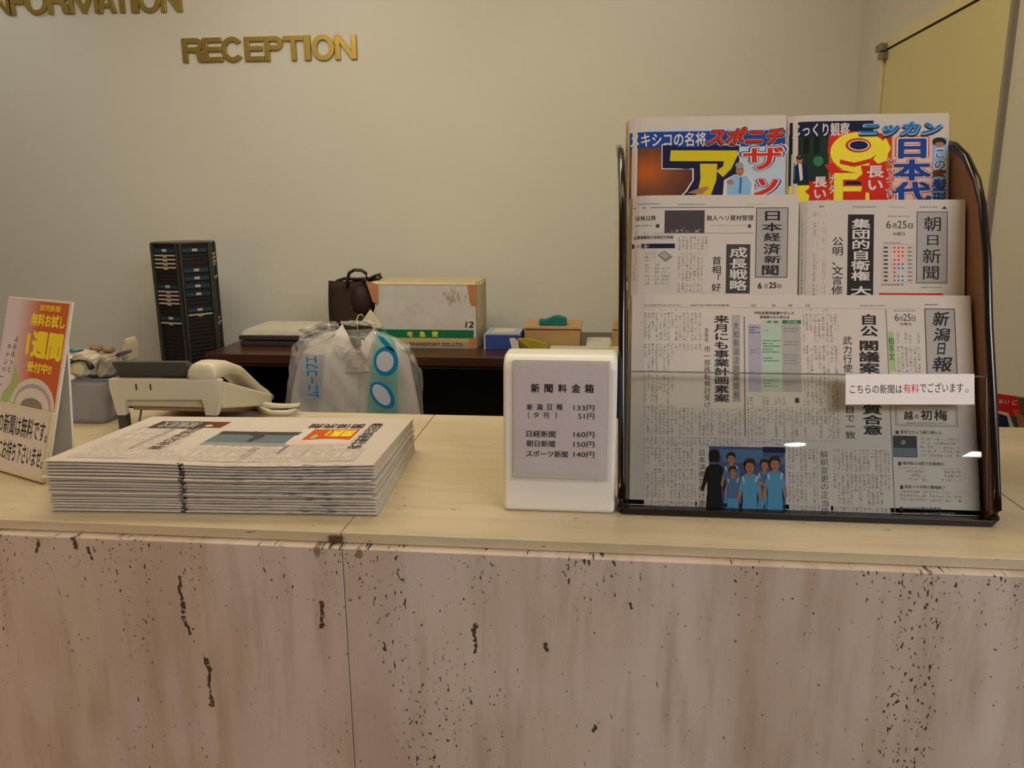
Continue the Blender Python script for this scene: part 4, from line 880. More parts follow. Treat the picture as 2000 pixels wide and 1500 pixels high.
# brown handbag
YG = 2.60
BAG = N('dark_brown_coated_canvas'); s = BAG
vr = s.n('ShaderNodeTexVoronoi', i_Vector=s.obj((1, 1, 1)), i_Scale=34.0); s.put(s.bsdf.inputs['Base Color'], s.mix(s.ramp(vr.outputs['Distance'], .16, .10), (.030, .015, .012), (.13, .085, .06))); s.bsdf.inputs['Roughness'].default_value = .6; s.bsdf.inputs['Specular IOR Level'].default_value = .25; BAG = s.m
LEA = mat('dark_leather', (34, 22, 20), .35)
bgx0, bgx1 = ony(637, 600, YG).x, ony(714, 600, YG).x; bz1 = ony(670, 553, YG).z
hb = mkempty('handbag', ((bgx0+bgx1)/2, YG+.05, DZ), 'small dark brown handbag with loop handles beside the white carton', 'bag')
def bagf(u, v):
    a = u*2*math.pi; cx = (bgx0+bgx1)/2; hw = (bgx1-bgx0)/2*(1+.10*math.sin(v*math.pi)-.05*v); hd = .05*(1-.55*v)
    ca, sa = math.cos(a), math.sin(a); ex = abs(ca)**.6*(1 if ca > 0 else -1); ey = abs(sa)**.7*(1 if sa > 0 else -1)
    return V((cx+ex*hw+.006*v*v*-1, YG+.05+ey*hd, DZ+.001+(bz1-DZ)*v+.004*math.sin(a*2)*v))
mb = MB().grid(bagf, 28, 10, BAG); n0 = 10*29; mb.f += [tuple(range(28))[::-1], tuple(n0+i for i in range(28))]; mb.m += [0, 0]
mb.build('bag_body', hb, smooth=True)
cxr = ony(698, 590, YG-.02); MB().ball((cxr.x-.004, YG+.052, cxr.z-.004), (.045, .050, .068), BAG).build('side_pocket', hb, smooth=True, label='rounded bulging side')
def hoop(pxs, Y, r, flat=1.6): return MB().tube([ony(a, b, Y) for a, b in pxs], r*1.25, LEA, 8, flat=flat)
hoop([(678, 560), (679, 545), (682, 533), (692, 527), (706, 528), (715, 534), (717, 545), (708, 552)], YG+.02, .0045).build('handle', hb, smooth=True)
hoop([(655, 556), (658, 549), (672, 544), (700, 545), (722, 544), (735, 538), (743, 536), (745, 541), (738, 545), (718, 548)], YG+.07, .0045).build('handle', hb, smooth=True)
# cream paper triangle leaning on the carton
o = MB().prism([ony(702, 634, YX-.02), ony(723, 604, YX-.012), ony(747, 636, YX-.02), ony(742, 641, YX-.022)], (0, .003, 0), mat('cream_paper', (205, 196, 165), .8)).build('folded_paper'); tag(o, 'cream folded paper corner between the handbag and the carton', 'paper')
# tissue box
def boxthing(name, label, cat, x0p, x1p, ytop, ybot, Y, dep, m, bev=.002, z0=DZ):
    a = ony(x0p, ybot, Y).x; b_ = ony(x1p, ybot, Y).x; z1 = ony((x0p+x1p)/2, ytop, Y).z
    t_ = mkempty(name, ((a+b_)/2, Y, z0), label, cat); MB().box((a, Y, z0), (b_, Y+dep, z1), m).build('box_body', t_, bevel=bev); return t_, a, b_, z1
BLU = mat('blue_print_card', (48, 72, 150), .5, var=.1); PALE = mat('pale_blue_card', (176, 186, 205), .5)
t_, a, b_, z1 = boxthing('tissue_box', 'blue and white tissue box just right of the white carton', 'tissue box', 946, 1017, 652, 678, 2.60, .13, BLU)
MB().box((a+.003, 2.602, z1+.0002), (b_-.003, 2.728, z1+.0015), PALE).box((a-.001, 2.599, DZ), (a+.004, 2.601, z1), PALE).box((a, 2.5985, z1-.004), (b_, 2.6, z1), PALE).build('printed_top', t_)
MB().box((a+.025, 2.64, z1+.0016), (b_-.025, 2.70, z1+.003), mat('tissue_cream', (214, 208, 176), .8)).build('tissue_slot', t_)
t_, a, b_, z1 = boxthing('cardboard_box', 'small plain brown cardboard box under the teal pouch', 'box', 1025, 1133, 643, 678, 2.64, .16, CARD)
MB().box((a-.003, 2.637, z1+.001), (b_+.004, 2.80, z1+.010), mat('cardboard_lid', (190, 158, 108), .85, var=.06)).build('lid', t_, bevel=.001)
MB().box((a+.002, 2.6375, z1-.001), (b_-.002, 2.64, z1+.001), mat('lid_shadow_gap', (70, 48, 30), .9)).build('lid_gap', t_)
TEAL = mat('teal_cloth', (0, 112, 112), .6, var=.15, scale=50)
P0 = ony(1053, 637, 2.65); P1 = ony(1106, 634, 2.65); zz = z1+.0105
def wav(u): return .006*math.sin(u*6.3-2.4)
def tf(u, v): return V((P0.x+(P1.x-P0.x)*u, 2.65+.05*v, zz))
mb = MB(); n = 14
pts = []
for i in range(n+1): u = i/n; pts.append((u, zz+.001+.001*math.sin(u*7), zz+.022+wav(u)+.004*u))
vs_ = []
for yy in (2.65, 2.70):
    for u, a_, b2 in pts: vs_ += [V((P0.x+(P1.x-P0.x)*u, yy, a_)), V((P0.x+(P1.x-P0.x)*u, yy, b2))]
m_ = 2*(n+1); fs = []
for i in range(n): fs += [(2*i, 2*i+2, 2*i+3, 2*i+1), (m_+2*i, m_+2*i+1, m_+2*i+3, m_+2*i+2), (2*i+1, 2*i+3, m_+2*i+3, m_+2*i+1), (2*i, m_+2*i, m_+2*i+2, 2*i+2)]
fs += [(0, 1, m_+1, m_), (2*n, m_+2*n, m_+2*n+1, 2*n+1)]
mb.add(vs_, fs, TEAL); tag(mb.build('pouch', bevel=.002), 'teal wavy pouch lying on the brown cardboard box', 'pouch')
# envelope, papers, yellow packet near the price box
YEL = mat('yellow_green_paper', (190, 180, 60), .55); WP = mat('office_paper', (212, 206, 188), .8)
def blade(pxs, Y, dy, m): return MB().prism([ony(a_, b2, Y+dy*i/len(pxs)) for i, (a_, b2) in enumerate(pxs)], (0, .004, .001), m)
tag(blade([(1010, 662), (1025, 661), (1050, 666), (1066, 672), (1072, 682), (1040, 684), (1018, 680)], 2.52, .02, YEL).build('envelope'), 'yellow-green envelope lying in front of the brown cardboard box', 'envelope')
tag(blade([(995, 662), (1004, 661), (1012, 668), (1014, 682), (1000, 682)], 2.515, .0, WP).build('paper_slip'), 'small white paper slip left of the yellow-green envelope', 'paper')
x_ = ony(1072, 674, 2.52).x
tag(MB().box((x_, 2.50, DZ+.001), (x_+.13, 2.66-.03, DZ+.012), WP).build('paper_stack', bevel=.001), 'low pile of white papers behind the coin box', 'papers')
x_ = ony(1145, 670, 2.6).x
tag(MB().box((x_, 2.53, DZ+.001), (ony(1194, 670, 2.6).x, 2.75, DZ+.022), mat('pale_card', (206, 204, 190), .7)).build('paper_pad', bevel=.001), 'pale flat pad of papers beside the rack', 'papers')
tag(MB().ball((ony(1204, 672, 2.55).x, 2.56, DZ+.024), (.022, .022, .023), mat('yellow_wrap', (196, 180, 40), .4, bump=.4)).build('yellow_packet', smooth=True), 'small crumpled yellow packet seen past the rack edge', 'packet')
# papers on dark trays
x0_, x1_ = ony(470, 680, 2.62).x, ony(596, 680, 2.62).x
TR_ = mat('dark_grey_tray', (48, 46, 44), .5)
tr = mkempty('document_tray', ((x0_+x1_)/2, 2.62, DZ), 'two stacked dark grey document trays on the back desk', 'tray')
for k in range(2): MB().box((x0_-.004*k, 2.62, DZ+.001+.019*k), (x1_, 2.86, DZ+.016+.019*k), TR_).build('tray', tr, bevel=.002)
for k in range(4):
    o = MB().box((x0_+.004+.003*k, 2.625+.004*k, DZ+.037+.0045*k), (x1_+.004*(-1)**k, 2.85, DZ+.041+.0045*k), WP, random.uniform(-.03, .03)).build('paper_sheet')
    tag(o, ['lowest', 'second', 'third', 'topmost'][k]+' white paper pad on the dark document trays', 'paper', 'white papers on the document trays')
# rotary card holder
cx = (ony(270, 470, 2.6).x+ony(398, 475, 2.6).x)/2; cy = 2.68; zt_ = ony(330, 474, 2.58).z
RAD = .112; HT = zt_-LZ
ch_ = mkempty('card_holder', (cx, cy, LZ), 'tall dark rotary card holder with teal cards, standing left of the back desk', 'card holder')
CB = mat('card_holder_black', (24, 20, 20), .4); RAIL = mat('brushed_rail', (88, 82, 80), .35, .6); SLOT = mat('slot_brown', (26, 17, 15), .6); TC = mat('teal_card', (8, 58, 78), .5); LBL = mat('card_label', (176, 170, 150), .6); STR = mat('pale_strip', (178, 164, 150), .5)
nf = 6; a0 = R_(-101)
core = [(cx+RAD*.93*math.cos(a0-R_(30)+i*math.pi/3), cy+RAD*.93*math.sin(a0-R_(30)+i*math.pi/3)) for i in range(6)]
MB().prism([(x_, y_, LZ+.001) for x_, y_ in core], (0, 0, HT-.006), CB).build('core', ch_)
MB().prism([(cx+RAD*1.0*math.cos(a0-R_(30)+i*math.pi/3), cy+RAD*math.sin(a0-R_(30)+i*math.pi/3), LZ+HT-.005) for i in range(6)], (0, 0, .005), RAIL).build('cap', ch_)
apo = RAD*.93*math.cos(R_(30)); sd = RAD*.93
for fi in range(6):
    a_ = a0+fi*math.pi/3; nr = V((math.cos(a_), math.sin(a_), 0)); tg = V((-nr.y, nr.x, 0)); c0 = V((cx, cy, LZ))+nr*apo
    def fb(u0, u1, z0, z1, n0, n1, m, mb):
        mb.hexa([c0+tg*u0+nr*n0+V((0, 0, z0)), c0+tg*u1+nr*n0+V((0, 0, z0)), c0+tg*u1+nr*n1+V((0, 0, z0)), c0+tg*u0+nr*n1+V((0, 0, z0)), c0+tg*u0+nr*n0+V((0, 0, z1)), c0+tg*u1+nr*n0+V((0, 0, z1)), c0+tg*u1+nr*n1+V((0, 0, z1)), c0+tg*u0+nr*n1+V((0, 0, z1))], m)
    for sgn in (-1, 1):
        mb = MB(); fb(sgn*sd*.5-.006*(1 if sgn > 0 else 0), sgn*sd*.5+.006*(1 if sgn < 0 else 0), 0, HT-.005, 0, .010, RAIL, mb); mb.build('rail', ch_)
    if fi > 2 and fi < 5: continue
    for j in range(-7, 24):
        hs_ = (HT-.17)/24; z = .150+j*hs_
        mb = MB(); fb(-sd*.42, sd*.42, z, z+hs_*.5, .001, .003, SLOT, mb); mb.build('slot', ch_)
        teal = (fi == 0 and j in (6, 14, 23)) or (fi == 1 and j in (8, 12, 14, 16, 18, 23)) or (fi == 2 and j in (5, 19)); strip = (fi == 0 and j in (5, 10, 11, 12, 13, 19, 20, 21, 22)) or (fi == 1 and j in (7,)) or (fi == 2 and j in (20, 21, 22, 4, 16))
        if teal:
            mb = MB(); fb(-sd*.40, sd*.40, z, z+hs_*.95, .006, .0075, TC, mb); cd = mb.build('card', ch_)
            mb = MB(); fb(-.009, .009, z+.003, z+.012, .0076, .0085, LBL, mb); mb.build('card_label', cd)
        if strip: mb = MB(); fb(-sd*.40, sd*.40, z+hs_*.1, z+hs_*.5, .006, .009, STR, mb); fb(-.008, .008, z-.003, z+hs_*.3, .006, .009, STR, mb); mb.build('card_strip', ch_)

# ------------------------------------------------------------------ shirt in a laundry bag in front of the desk
YS = 2.395
SH = mat('white_cotton', (246, 242, 234), .8, var=.05, scale=14); 
outl = [(565, 812), (568, 790), (574, 745), (586, 700), (604, 664), (630, 653), (655, 647), (666, 634), (690, 700), (722, 640), (738, 648), (764, 656), (786, 672), (800, 700), (810, 750), (820, 812)]
sr = mkempty('bagged_shirt', ony(690, 812, YS), 'freshly laundered white shirt in a clear plastic bag hanging before the back desk', 'shirt')
xc = ony(690, 720, YS).x
zlow = .45
def edge_x(side, z):
    pts_ = [(ony(a_, b2, YS).z, ony(a_, b2, YS).x) for a_, b2 in ([(565, 805), (567, 790), (574, 745), (586, 700), (604, 668), (630, 653), (660, 645)] if side < 0 else [(821, 805), (816, 780), (810, 750), (800, 700), (786, 674), (764, 658), (728, 645)])]
    if z <= pts_[0][0]: return pts_[0][1] + side*.05*(pts_[0][0]-z)
    for (z0, x0), (z1, x1) in zip(pts_, pts_[1:]):
        if z <= z1: return x0+(x1-x0)*(z-z0)/(z1-z0)
    return pts_[-1][1]
ztop = ony(690, 645, YS).z
def shirtf(sign):
    def f(u, v):
        z = zlow+(ztop-zlow)*(1-(1-v)**1.7)
        xl_, xr2 = edge_x(-1, z), edge_x(1, z); x = xl_+(xr2-xl_)*u
        b_ = math.sin(max(0, min(1, u))*math.pi)**.5
        fold = .005*math.sin(u*21+z*9)+.003*math.sin(u*43+z*16) if sign < 0 else 0
        return V((x, YS+sign*.038*b_*(.6+.4*min(1, (ztop-z)*8)) + fold*b_, z))
    return f
mb = MB().grid(shirtf(-1), 60, 30, SH).grid(shirtf(1), 30, 16, SH); mb.build('shirt_body', sr, smooth=True)
# placket with shadow fold, collar wings
YQ = YS-.045
def plate(pts_, Y, th, m, nm, par, lb=None, bev=0): return MB().prism([ony(a_, b2, Y) for a_, b2 in pts_], (0, th, 0), m).build(nm, par, label=lb, bevel=bev)
plate([(676, 712), (700, 712), (699, 812), (674, 812)], YQ-.002, .003, SH, 'placket', sr, None, .001)
SH2 = mat('white_collar_cotton', (244, 240, 236), .7, var=.03)
MB().prism([ony(668, 633, YS-.03), ony(682, 660, YS-.05), ony(688, 678, YS-.056), ony(664, 702, YS-.058), ony(650, 676, YS-.05), ony(655, 650, YS-.035)], (0, .004, 0), SH2).build('collar', sr, bevel=.002)
MB().prism([ony(731, 640, YS-.03), ony(712, 662, YS-.05), ony(703, 680, YS-.056), ony(716, 704, YS-.058), ony(724, 680, YS-.05), ony(730, 655, YS-.035)], (0, .004, 0), SH2).build('collar', sr, bevel=.002)
plate([(672, 642), (672, 634), (724, 634), (726, 648), (705, 678), (692, 680)], YS-.028, .006, mat('collar_liner_dark', (52, 54, 44), .25), 'collar_liner', sr, 'shiny dark plastic collar insert')
plate([(676, 656), (722, 656), (719, 661), (679, 661)], YS-.030, .002, mat('collar_band', (150, 150, 120), .4), 'collar_strip', sr)
MB().tube([ony(699, 682, YS-.034), ony(698, 640, YS-.034), ony(697, 624, YS-.025), ony(700, 616, YS-.02), ony(706, 614, YS-.02), ony(710, 619, YS-.02)], .0022, mat('hanger_wire_yellow', (190, 190, 110), .3, .3), 6).build('hanger_hook', sr, smooth=True)
crd = plate([(690, 688), (704, 688), (722, 726), (673, 728), (678, 705)], YQ-.016, .001, mat('beige_card', (200, 193, 172), .7), 'shirt_card', sr, 'beige paper tag')
plate([(688, 719), (699, 719), (699, 720.5), (688, 720.5)], YQ-.017, .0005, K['g'], 'card_text', crd)
plate([(674, 727), (720, 726), (720, 728), (674, 730)], YQ-.012, .001, K['g'], 'card_edge', crd)
# bag: clear film with printed bands
FILM = clear('laundry_film', (.99, .99, .99), .10, 1.22, bump=1.0, bscale=55, haze=.22, hcol=(.9, .9, .9))
GRN = clear('printed_teal_film', (.55, .85, .82), .12, 1.4, bump=.6, bscale=50, haze=.50, hcol=lin((120, 185, 180)))
GRY = clear('printed_grey_film', (.8, .84, .92), .12, 1.4, bump=.5, bscale=50, haze=.45, hcol=lin((165, 170, 182)))
def filmf(u, v):
    z = zlow+(ztop+.012-zlow)*(1-(1-v)**1.6)
    xl_, xr2 = edge_x(-1, z)-.010-.012*v, edge_x(1, z)+.010+.010*v; x = xl_+(xr2-xl_)*u
    b_ = math.sin(u*math.pi)**.4
    return V((x, YS-.054*b_-.010 + .004*math.sin(u*31+z*20)*math.sin(z*45+u*7), z))
MB().grid(filmf, 70, 44, FILM).build('plastic_bag', sr, smooth=True, label='clear crinkled laundry bag')
def wing(px, Y, nm='bag_corner'):
    P4 = [ony(a_, b2, Y) for a_, b2 in px]
    MB().grid(lambda u, v: (P4[0]*(1-u)+P4[1]*u)*(1-v)+(P4[3]*(1-u)+P4[2]*u)*v + V((0, .006*math.sin(u*14+v*9), .003*math.sin(u*11+v*17))), 16, 12, FILM).build(nm, sr, smooth=True)
wing([(590, 690), (668, 640), (655, 628), (582, 642)], YS-.03); wing([(735, 650), (800, 690), (822, 730), (800, 672)], YS-.03); wing([(562, 760), (590, 700), (586, 660), (568, 680)], YS-.02); wing([(800, 690), (826, 800), (826, 730), (806, 690)], YS-.02)
wing([(668, 634), (735, 636), (732, 627), (664, 628)], YS-.045)
shF = Sheet(ony(565, 812, YS-.074), (1, 0, 0), (0, 0, 1), .5, .4)
p = Print(shF)
p.poly(GRN, [(735, 648), (752, 645), (772, 668), (777, 700), (776, 812), (716, 812), (722, 740), (729, 690)], 0)
p.poly(GRY, [(586, 690), (634, 694), (628, 780), (584, 776)], 0)
K['rb'] = ink('bag_ring_blue', (30, 130, 190), .3); K['rw'] = ink('bag_white_print', (198, 204, 220), .3)
p.poly('rb', [(738, 655), (750, 660), (768, 680), (772, 688), (756, 680), (744, 668)], 2)
p.ell('rb', 754, 706, 24, 29, 2, 24); p.ell('rw', 752, 706, 17, 20, 3, 24)
p.poly('rb', [(747+24*math.cos(a9)*(1 if 1 else 0)+5*math.sin(a9), 772+26*math.sin(a9)+6*math.cos(a9)) for a9 in [i*math.pi/12 for i in range(24)]], 2).poly('rw', [(745+17*math.cos(a9)+5*math.sin(a9), 771+20*math.sin(a9)+5*math.cos(a9)) for a9 in [i*math.pi/12 for i in range(24)]], 3)
a_ = shF.uv(600, 776); b2 = shF.uv(620, 696); g = glyph('ムニーコフエ', .03); bb = g[2]
p.raw([(b2[0]-(b2[0]-a_[0])*(y-bb[1])/(bb[3]-bb[1]), a_[1]+(b2[1]-a_[1])*(x-bb[0])/(bb[2]-bb[0]), c9) for x, y, c9 in g[0]], [f[::-1] for f in g[1]], K['rb'], 3)
p.build('bag_print', sr)

# ------------------------------------------------------------------ telephone
YT = 1.17
CREAM = mat('cream_phone_plastic', (205, 196, 172), .4, var=.02); DGR = mat('dark_grey_plastic', (62, 60, 56), .45); 
ph = mkempty('telephone', onz(235, 850), 'cream desk telephone seen from behind, raised on its stand behind the newspapers', 'telephone')
tp = 0
def pp_(a_, b2, Y=YT): return ony(a_, b2, Y)
# rear wall with two legs (arch shape)
arch = [(211, 740), (430, 742), (431, 760), (429, 790), (423, 813), (400, 812), (396, 790), (393, 782), (246, 782), (243, 790), (245, 812), (228, 812), (217, 775), (212, 758)]
MB().prism([pp_(*q_) for q_ in arch], (0, .012, 0), CREAM).build('rear_shell', ph, bevel=.002)
A_, B_ = pp_(211, 740), pp_(430, 742); ztp = A_.z
zf = ZC+.028; YE = 1.40-.04
w_ = B_.x-A_.x
MB().hexa([(A_.x+.004, YT+.010, ztp-.048), (B_.x-.002, YT+.010, ztp-.048), (B_.x, YE, ZC+.006), (A_.x+.002, YE, ZC+.006), (A_.x+.001, YT+.006, ztp), (B_.x-.001, YT+.006, ztp), (B_.x, YE, zf), (A_.x+.002, YE, zf)], CREAM).build('phone_body', ph, bevel=.004)
MB().hexa([(A_.x+.03, YT+.012, ztp-.054), (B_.x-.02, YT+.012, ztp-.054), (B_.x-.02, YE-.02, ZC+.004), (A_.x+.03, YE-.02, ZC+.004), (A_.x+.03, YT+.012, ztp-.049), (B_.x-.02, YT+.012, ztp-.049), (B_.x-.02, YE-.02, ZC+.01), (A_.x+.03, YE-.02, ZC+.01)], mat('underside_tan', (150, 118, 80), .5)).build('underside', ph)
for a_, b2 in ((266, 780), (340, 780)): pass
for xx_ in (265, 293): q_ = pp_(xx_, 750, YT-.001); MB().box((q_.x-.0008, YT-.0012, q_.z-.010), (q_.x+.0008, YT+.001, q_.z), mat('slot_dark', (40, 32, 22), .7)).build('mounting_slot', ph)
# stand legs
for a_, b2 in ((230, 247), (402, 421)):
    l0, l1 = pp_(a_, 812, YT+.004), pp_(b2, 812, YT+.004); MB().box((l0.x, YT+.003, ZC+.0005), (l1.x, YT+.015, l0.z+.004), DGR).build('stand_leg', ph, bevel=.001)
# display
dq = [pp_(213, 708), pp_(360, 708), pp_(372, 739), pp_(224, 739)]
MB().hexa([dq[3]+V((0, .012, -.001)), dq[2]+V((0, .012, -.001)), dq[2]+V((0, .05, -.004)), dq[3]+V((0, .05, -.004)), dq[0]+V((0, .004, 0)), dq[1]+V((0, .004, 0)), dq[1]+V((0, .016, 0)), dq[0]+V((0, .016, 0))], DGR).build('display', ph, bevel=.002, label='dark grey tilted display')
# handset
hx0 = pp_(367, 730, YT+.005).x; hx1 = pp_(428, 730, YT+.02).x
zz0 = pp_(395, 742, YT+.01).z
path = [(YT+.001, ztp+.014, .020), (YT+.003, ztp+.0235, .030), (YT+.010, ztp+.028, .036), (YT+.030, ztp+.0285, .034), (YT+.06, ztp+.022, .026), (YT+.10, ztp+.006, .020), (YT+.14, ztp-.022, .018), (YT+.17, ztp-.042, .022), (YT+.20, ztp-.058, .026), (YT+.215, ztp-.070, .018)]
mb = MB(); seg = 16; hc = (hx0+hx1)/2; hwid = .024
rings = []
for y_, z_, h_ in path:
    for k_ in range(seg):
        a_ = k_*2*math.pi/seg; ca, sa = math.cos(a_), math.sin(a_)
        rings.append(V((hc+.002+hwid*(abs(ca)**.7)*(1 if ca > 0 else -1), y_, z_-h_*.5+h_*.5*(abs(sa)**.8)*(1 if sa > 0 else -1)*1.0)))
n_ = len(path); fs = [(i*seg+k_, i*seg+(k_+1) % seg, (i+1)*seg+(k_+1) % seg, (i+1)*seg+k_) for i in range(n_-1) for k_ in range(seg)] + [tuple(range(seg))[::-1], tuple((n_-1)*seg+k_ for k_ in range(seg))]
mb.add(rings, fs, CREAM); hso = mb.build('handset', ph, smooth=True)
# coiled cord
c0_ = pp_(500, 790, 1.33); pts_ = []
c1_ = ony(545, 800, 1.30); c2_ = ony(585, 795, 1.33)
for i in range(150):
    f = i/149; base = c0_*(1-f)**2+c1_*2*f*(1-f)+c2_*f*f; base.z = max(base.z, ZC+.009); ang = i*.9
    d_ = (c2_-c0_).normalized(); s1 = d_.cross(V((0, 0, 1))).normalized(); pts_.append(base+s1*math.cos(ang)*.0065+V((0, 0, 1))*math.sin(ang)*.0065)
MB().tube(pts_, .0019, CREAM, 6).build('coiled_cord', ph, smooth=True)
MB().tube([ony(505, 800, 1.31)+V((0, 0, .004)), ony(530, 806, 1.29), ony(560, 806, 1.29), ony(578, 802, 1.31)], .0045, CREAM, 8).build('cord', ph, smooth=True)
MB().tube([ony(278, 782, 1.2), ony(276, 800, 1.2), ony(270, 838, 1.195)], .0018, mat('grey_cable', (120, 112, 95), .5), 6).build('line_cable', ph, smooth=True)

# ------------------------------------------------------------------ desk organiser at the left
YO = 1.235
BIN = clear('frosted_blue_plastic', (.62, .68, .80), .2, 1.4, haze=.55, hcol=lin((172, 174, 186)))
q0 = onz(134, 825); q1 = onz(206, 828)
og = mkempty('pen_bin', ((q0.x+q1.x)/2, YO, ZC), 'frosted grey-blue plastic bin full of wrapped packets, left of the telephone', 'bin')
zbt = ony(170, 743, YO).z; xa, xb = ony(128, 743, YO).x, ony(214, 743, YO).x
def binf(u, v):
    xL = q0.x+(xa-q0.x)*v; xR_ = q1.x+(xb-q1.x)*v; cx_ = (xL+xR_)/2; hw = (xR_-xL)/2; a_ = u*2*math.pi; ca, sa = math.cos(a_), math.sin(a_)
    return V((cx_+hw*abs(ca)**.35*(1 if ca > 0 else -1), YO+.026+.026*abs(sa)**.35*(1 if sa > 0 else -1), ZC+.001+(zbt-ZC)*v))
mb = MB().grid(binf, 40, 8, BIN); mb.f.append(tuple(range(40))[::-1]); mb.m.append(0); mb.build('bin_wall', og, smooth=True, solid=.002)
MB().tube([binf(i/40, 1) for i in range(40)], .0022, mat('bin_rim', (96, 100, 116), .3), 6, True).build('rim', og, smooth=True)
xb2 = ony(206, 800, 1.30).x
o = MB().box((xb2-.03, 1.30, ZC+.001), (ony(229, 800, 1.30).x, 1.338, ony(215, 760, 1.30).z), mat('blue_plastic', (36, 62, 140), .4)).build('blue_box', bevel=.003); tag(o, 'small blue plastic box half hidden between the bin and the telephone', 'box')
WRAP = mat('clear_wrap_cream', (196, 188, 166), .3, var=.22, scale=130, bump=1.0); WRAP2 = mat('grey_wrap', (160, 152, 136), .3, var=.25, scale=130, bump=1.0)
def packet(pts_, Y, dep, m, label, nm='wrapped_packet'):
    P4 = [ony(a_, b2, Y) for a_, b2 in pts_]
    mb = MB().prism(P4, (0, dep, 0), m); o_ = mb.build(nm, bevel=.005); tag(o_, label, 'packet'); return o_
def crumple(cx_, cy_, rx, ry, dep, m, label, Y, sd, tilt=0):
    c_ = ony(cx_, cy_, Y); k_ = 1/1235
    def f9(d):
        n9 = 1+.10*math.sin(d.x*210+sd)+.08*math.sin(d.z*260+d.x*120+sd*2)+.05*math.sin(d.x*520-d.z*430+sd)
        e = V((d.x/(rx*k_), d.y/dep, d.z/(ry*k_))); q9 = lambda t: (abs(t)**.62)*(1 if t > 0 else -1)
        r9 = V((q9(e.x)*rx*k_, q9(e.y)*dep, q9(e.z)*ry*k_))*n9*.92
        r9.x += tilt*r9.z; return r9
    o_ = MB().ball(c_, (rx*k_, dep, ry*k_), m, 40, 26, f9).build('wrapped_packet', smooth=True); tag(o_, label, 'packet'); return o_
crumple(165, 713, 36, 30, .026, WRAP, 'cream cellophane-wrapped packet on top of the frosted bin', YO+.026, 1.0, .15)
crumple(213, 714, 17, 27, .020, WRAP2, 'greyish wrapped packet leaning right in the frosted bin', YO+.032, 2.3, .25)
packet([(232, 690), (240, 664), (246, 660), (252, 672), (254, 706), (240, 708)], YO+.05, .03, mat('thin_grey_bag', (170, 160, 135), .3, bump=.5), 'small pointed grey plastic bag behind the telephone display', 'plastic_bag')
BRB = mat('brown_biscuit', (128, 96, 64), .6, var=.25, scale=90)
for (a_, b2, w2, h2, lb) in ((188, 681, 14, 10, 'left brown wrapped snack above the bin'), (213, 684, 12, 9, 'right brown wrapped snack above the bin')):
    c_ = ony(a_, b2, YO+.045); tag(MB().ball(c_, (w2/1350, .012, h2/1700), BRB, fn=lambda d: d*(1+.15*math.sin(d.x*500)*math.sin(d.z*600))).build('snack', smooth=True), lb, 'snack')
tag(MB().tube([ony(131, 684, YO+.005), ony(144, 685, YO+.005), ony(152, 686, YO+.005)], [.0035, .0035, .0022], mat('teal_pen_plastic', (20, 130, 115), .4), 10).tube([ony(152, 686, YO+.005), ony(162, 684, YO+.005)], .0016, DGR, 6).build('marker_pen', smooth=True), 'teal capped marker lying on the wrapped packets', 'pen')
tag(MB().tube([ony(228, 694, YO+.02), ony(240, 690, YO+.02), ony(255, 685, YO+.02)], .0032, mat('purple_pen', (70, 60, 95), .4), 8).build('ballpoint_pen', smooth=True), 'dark purple pen sticking out behind the telephone display', 'pen')
BLK = mat('matte_black_plastic', (16, 15, 15), .4)
MBs = MB().tube([ony(127, 720, YO-.002), ony(138, 708, YO-.006), ony(155, 704, YO-.008), ony(168, 706, YO-.008), ony(176, 714, YO-.006), ony(180, 720, YO-.004)], [.0018, .002, .002, .0028, .005, .005], BLK, 8, flat=1).tube([ony(137, 702, YO-.005), ony(146, 706, YO-.006)], .0014, BLK, 6)
tag(MBs.build('eyeglasses_temple', smooth=True), 'curved black plastic arm of a pair of glasses hanging on the bin', 'glasses')
packet([(122, 737), (124, 731), (138, 733), (144, 738), (142, 743), (124, 744)], YO-.006, .01, mat('white_eraser', (222, 216, 196), .5), 'small white lump on the left rim of the frosted bin', 'eraser')

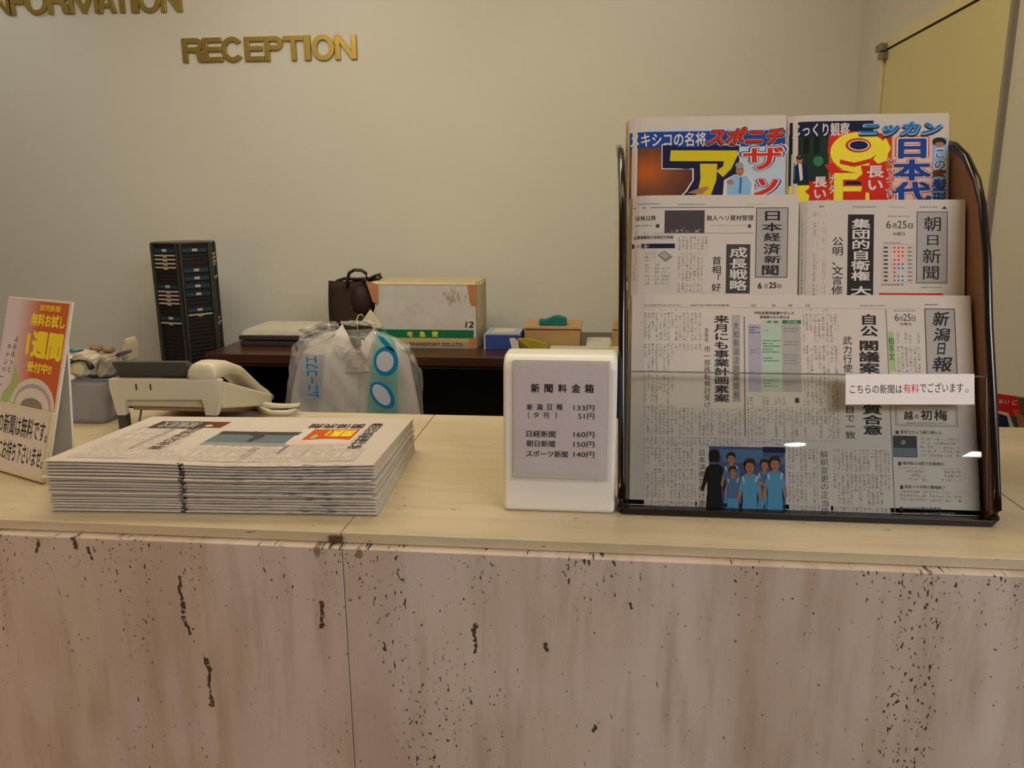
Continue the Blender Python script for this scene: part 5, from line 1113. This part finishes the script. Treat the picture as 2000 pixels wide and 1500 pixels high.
# ------------------------------------------------------------------ inner worktop and brochures at the far right
iw = mkempty('inner_worktop', (.2, YK+.005, 0), 'lower staff-side worktop behind the reception counter', 'worktop')
MB().box((.45, YK+.006, .80), (XR-.003, 1.78, .83), WOOD).build('worktop_board', iw, bevel=.002)
MB().box((.45, YK+.01, 0), (.48, 1.76, .80), BLACK).box((XR-.04, YK+.01, 0), (XR-.01, 1.76, .80), BLACK).build('side_board', iw)
YR = 1.50
def brochure(pxs, Y, m, label, dz=.004, txt=None):
    P4 = [ony(a_, b2, Y) for a_, b2 in pxs]; zmin = .832
    n4 = len(P4); low = [V((P4[-1].x, Y-.0, zmin)), V((P4[-2].x, Y, zmin))]
    poly = P4[:-2]+[P4[-2], V((P4[-2].x+.002, Y, zmin)), V((P4[-1].x-.002, Y, zmin)), P4[-1]]
    t_ = mkempty('brochure', V((P4[-1].x, Y, zmin)), label, 'brochure')
    MB().prism(poly, (0, dz, 0), m).build('cover', t_)
    if txt:
        s_ = Sheet(P4[-1], (1, 0, 0), (0, 0, 1), .1, .1); pr_ = Print(s_)
        for (c_, x_, y_, ww, hh) in txt: pr_.h(c_, 'pk', x_, y_, x_+ww, y_+hh, .02, 1)
        pr_.build('cover_text', t_)
REDB = mat('red_cover', (196, 22, 14), .45); NVB = mat('navy_cover', (30, 36, 66), .4)
brochure([(1945, 769), (1989, 775), (1996, 811), (1949, 799)], YR, REDB, 'bright red brochure with pale characters, right edge behind the counter', .006, [('味', 1951, 779, 8, 10), ('い', 1962, 780, 9, 9), ('に', 1977, 781, 10, 11), ('い', 1980, 800, 8, 6)])
brochure([(1937, 804), (1967, 813), (1972, 836), (1937, 836)], YR-.05, NVB, 'dark navy brochure in front of the red one', .004)
MB_ = [(1936, 800), (1970, 808), (1982, 836), (1936, 836)]
brochure(MB_, YR-.044, mat('pale_cover', (206, 196, 176), .5), 'white-edged booklet directly behind the navy brochure', .006)
brochure([(1975, 812), (1985, 813), (1990, 836), (1976, 836)], YR-.03, mat('olive_cover', (70, 66, 36), .5), 'thin olive booklet right of the navy brochure', .004)
brochure([(1985, 808), (1998, 812), (2004, 838), (1987, 838)], YR-.02, mat('tan_cover', (160, 116, 72), .5), 'tan booklet below the red brochure', .005)
brochure([(1990, 776), (2012, 778), (2014, 812), (1993, 810)], YR+.012, mat('green_cover', (60, 96, 66), .5), 'green brochure cut by the right edge of the photo', .005)

bpy.data.objects.remove(_to); bpy.data.curves.remove(_tc)
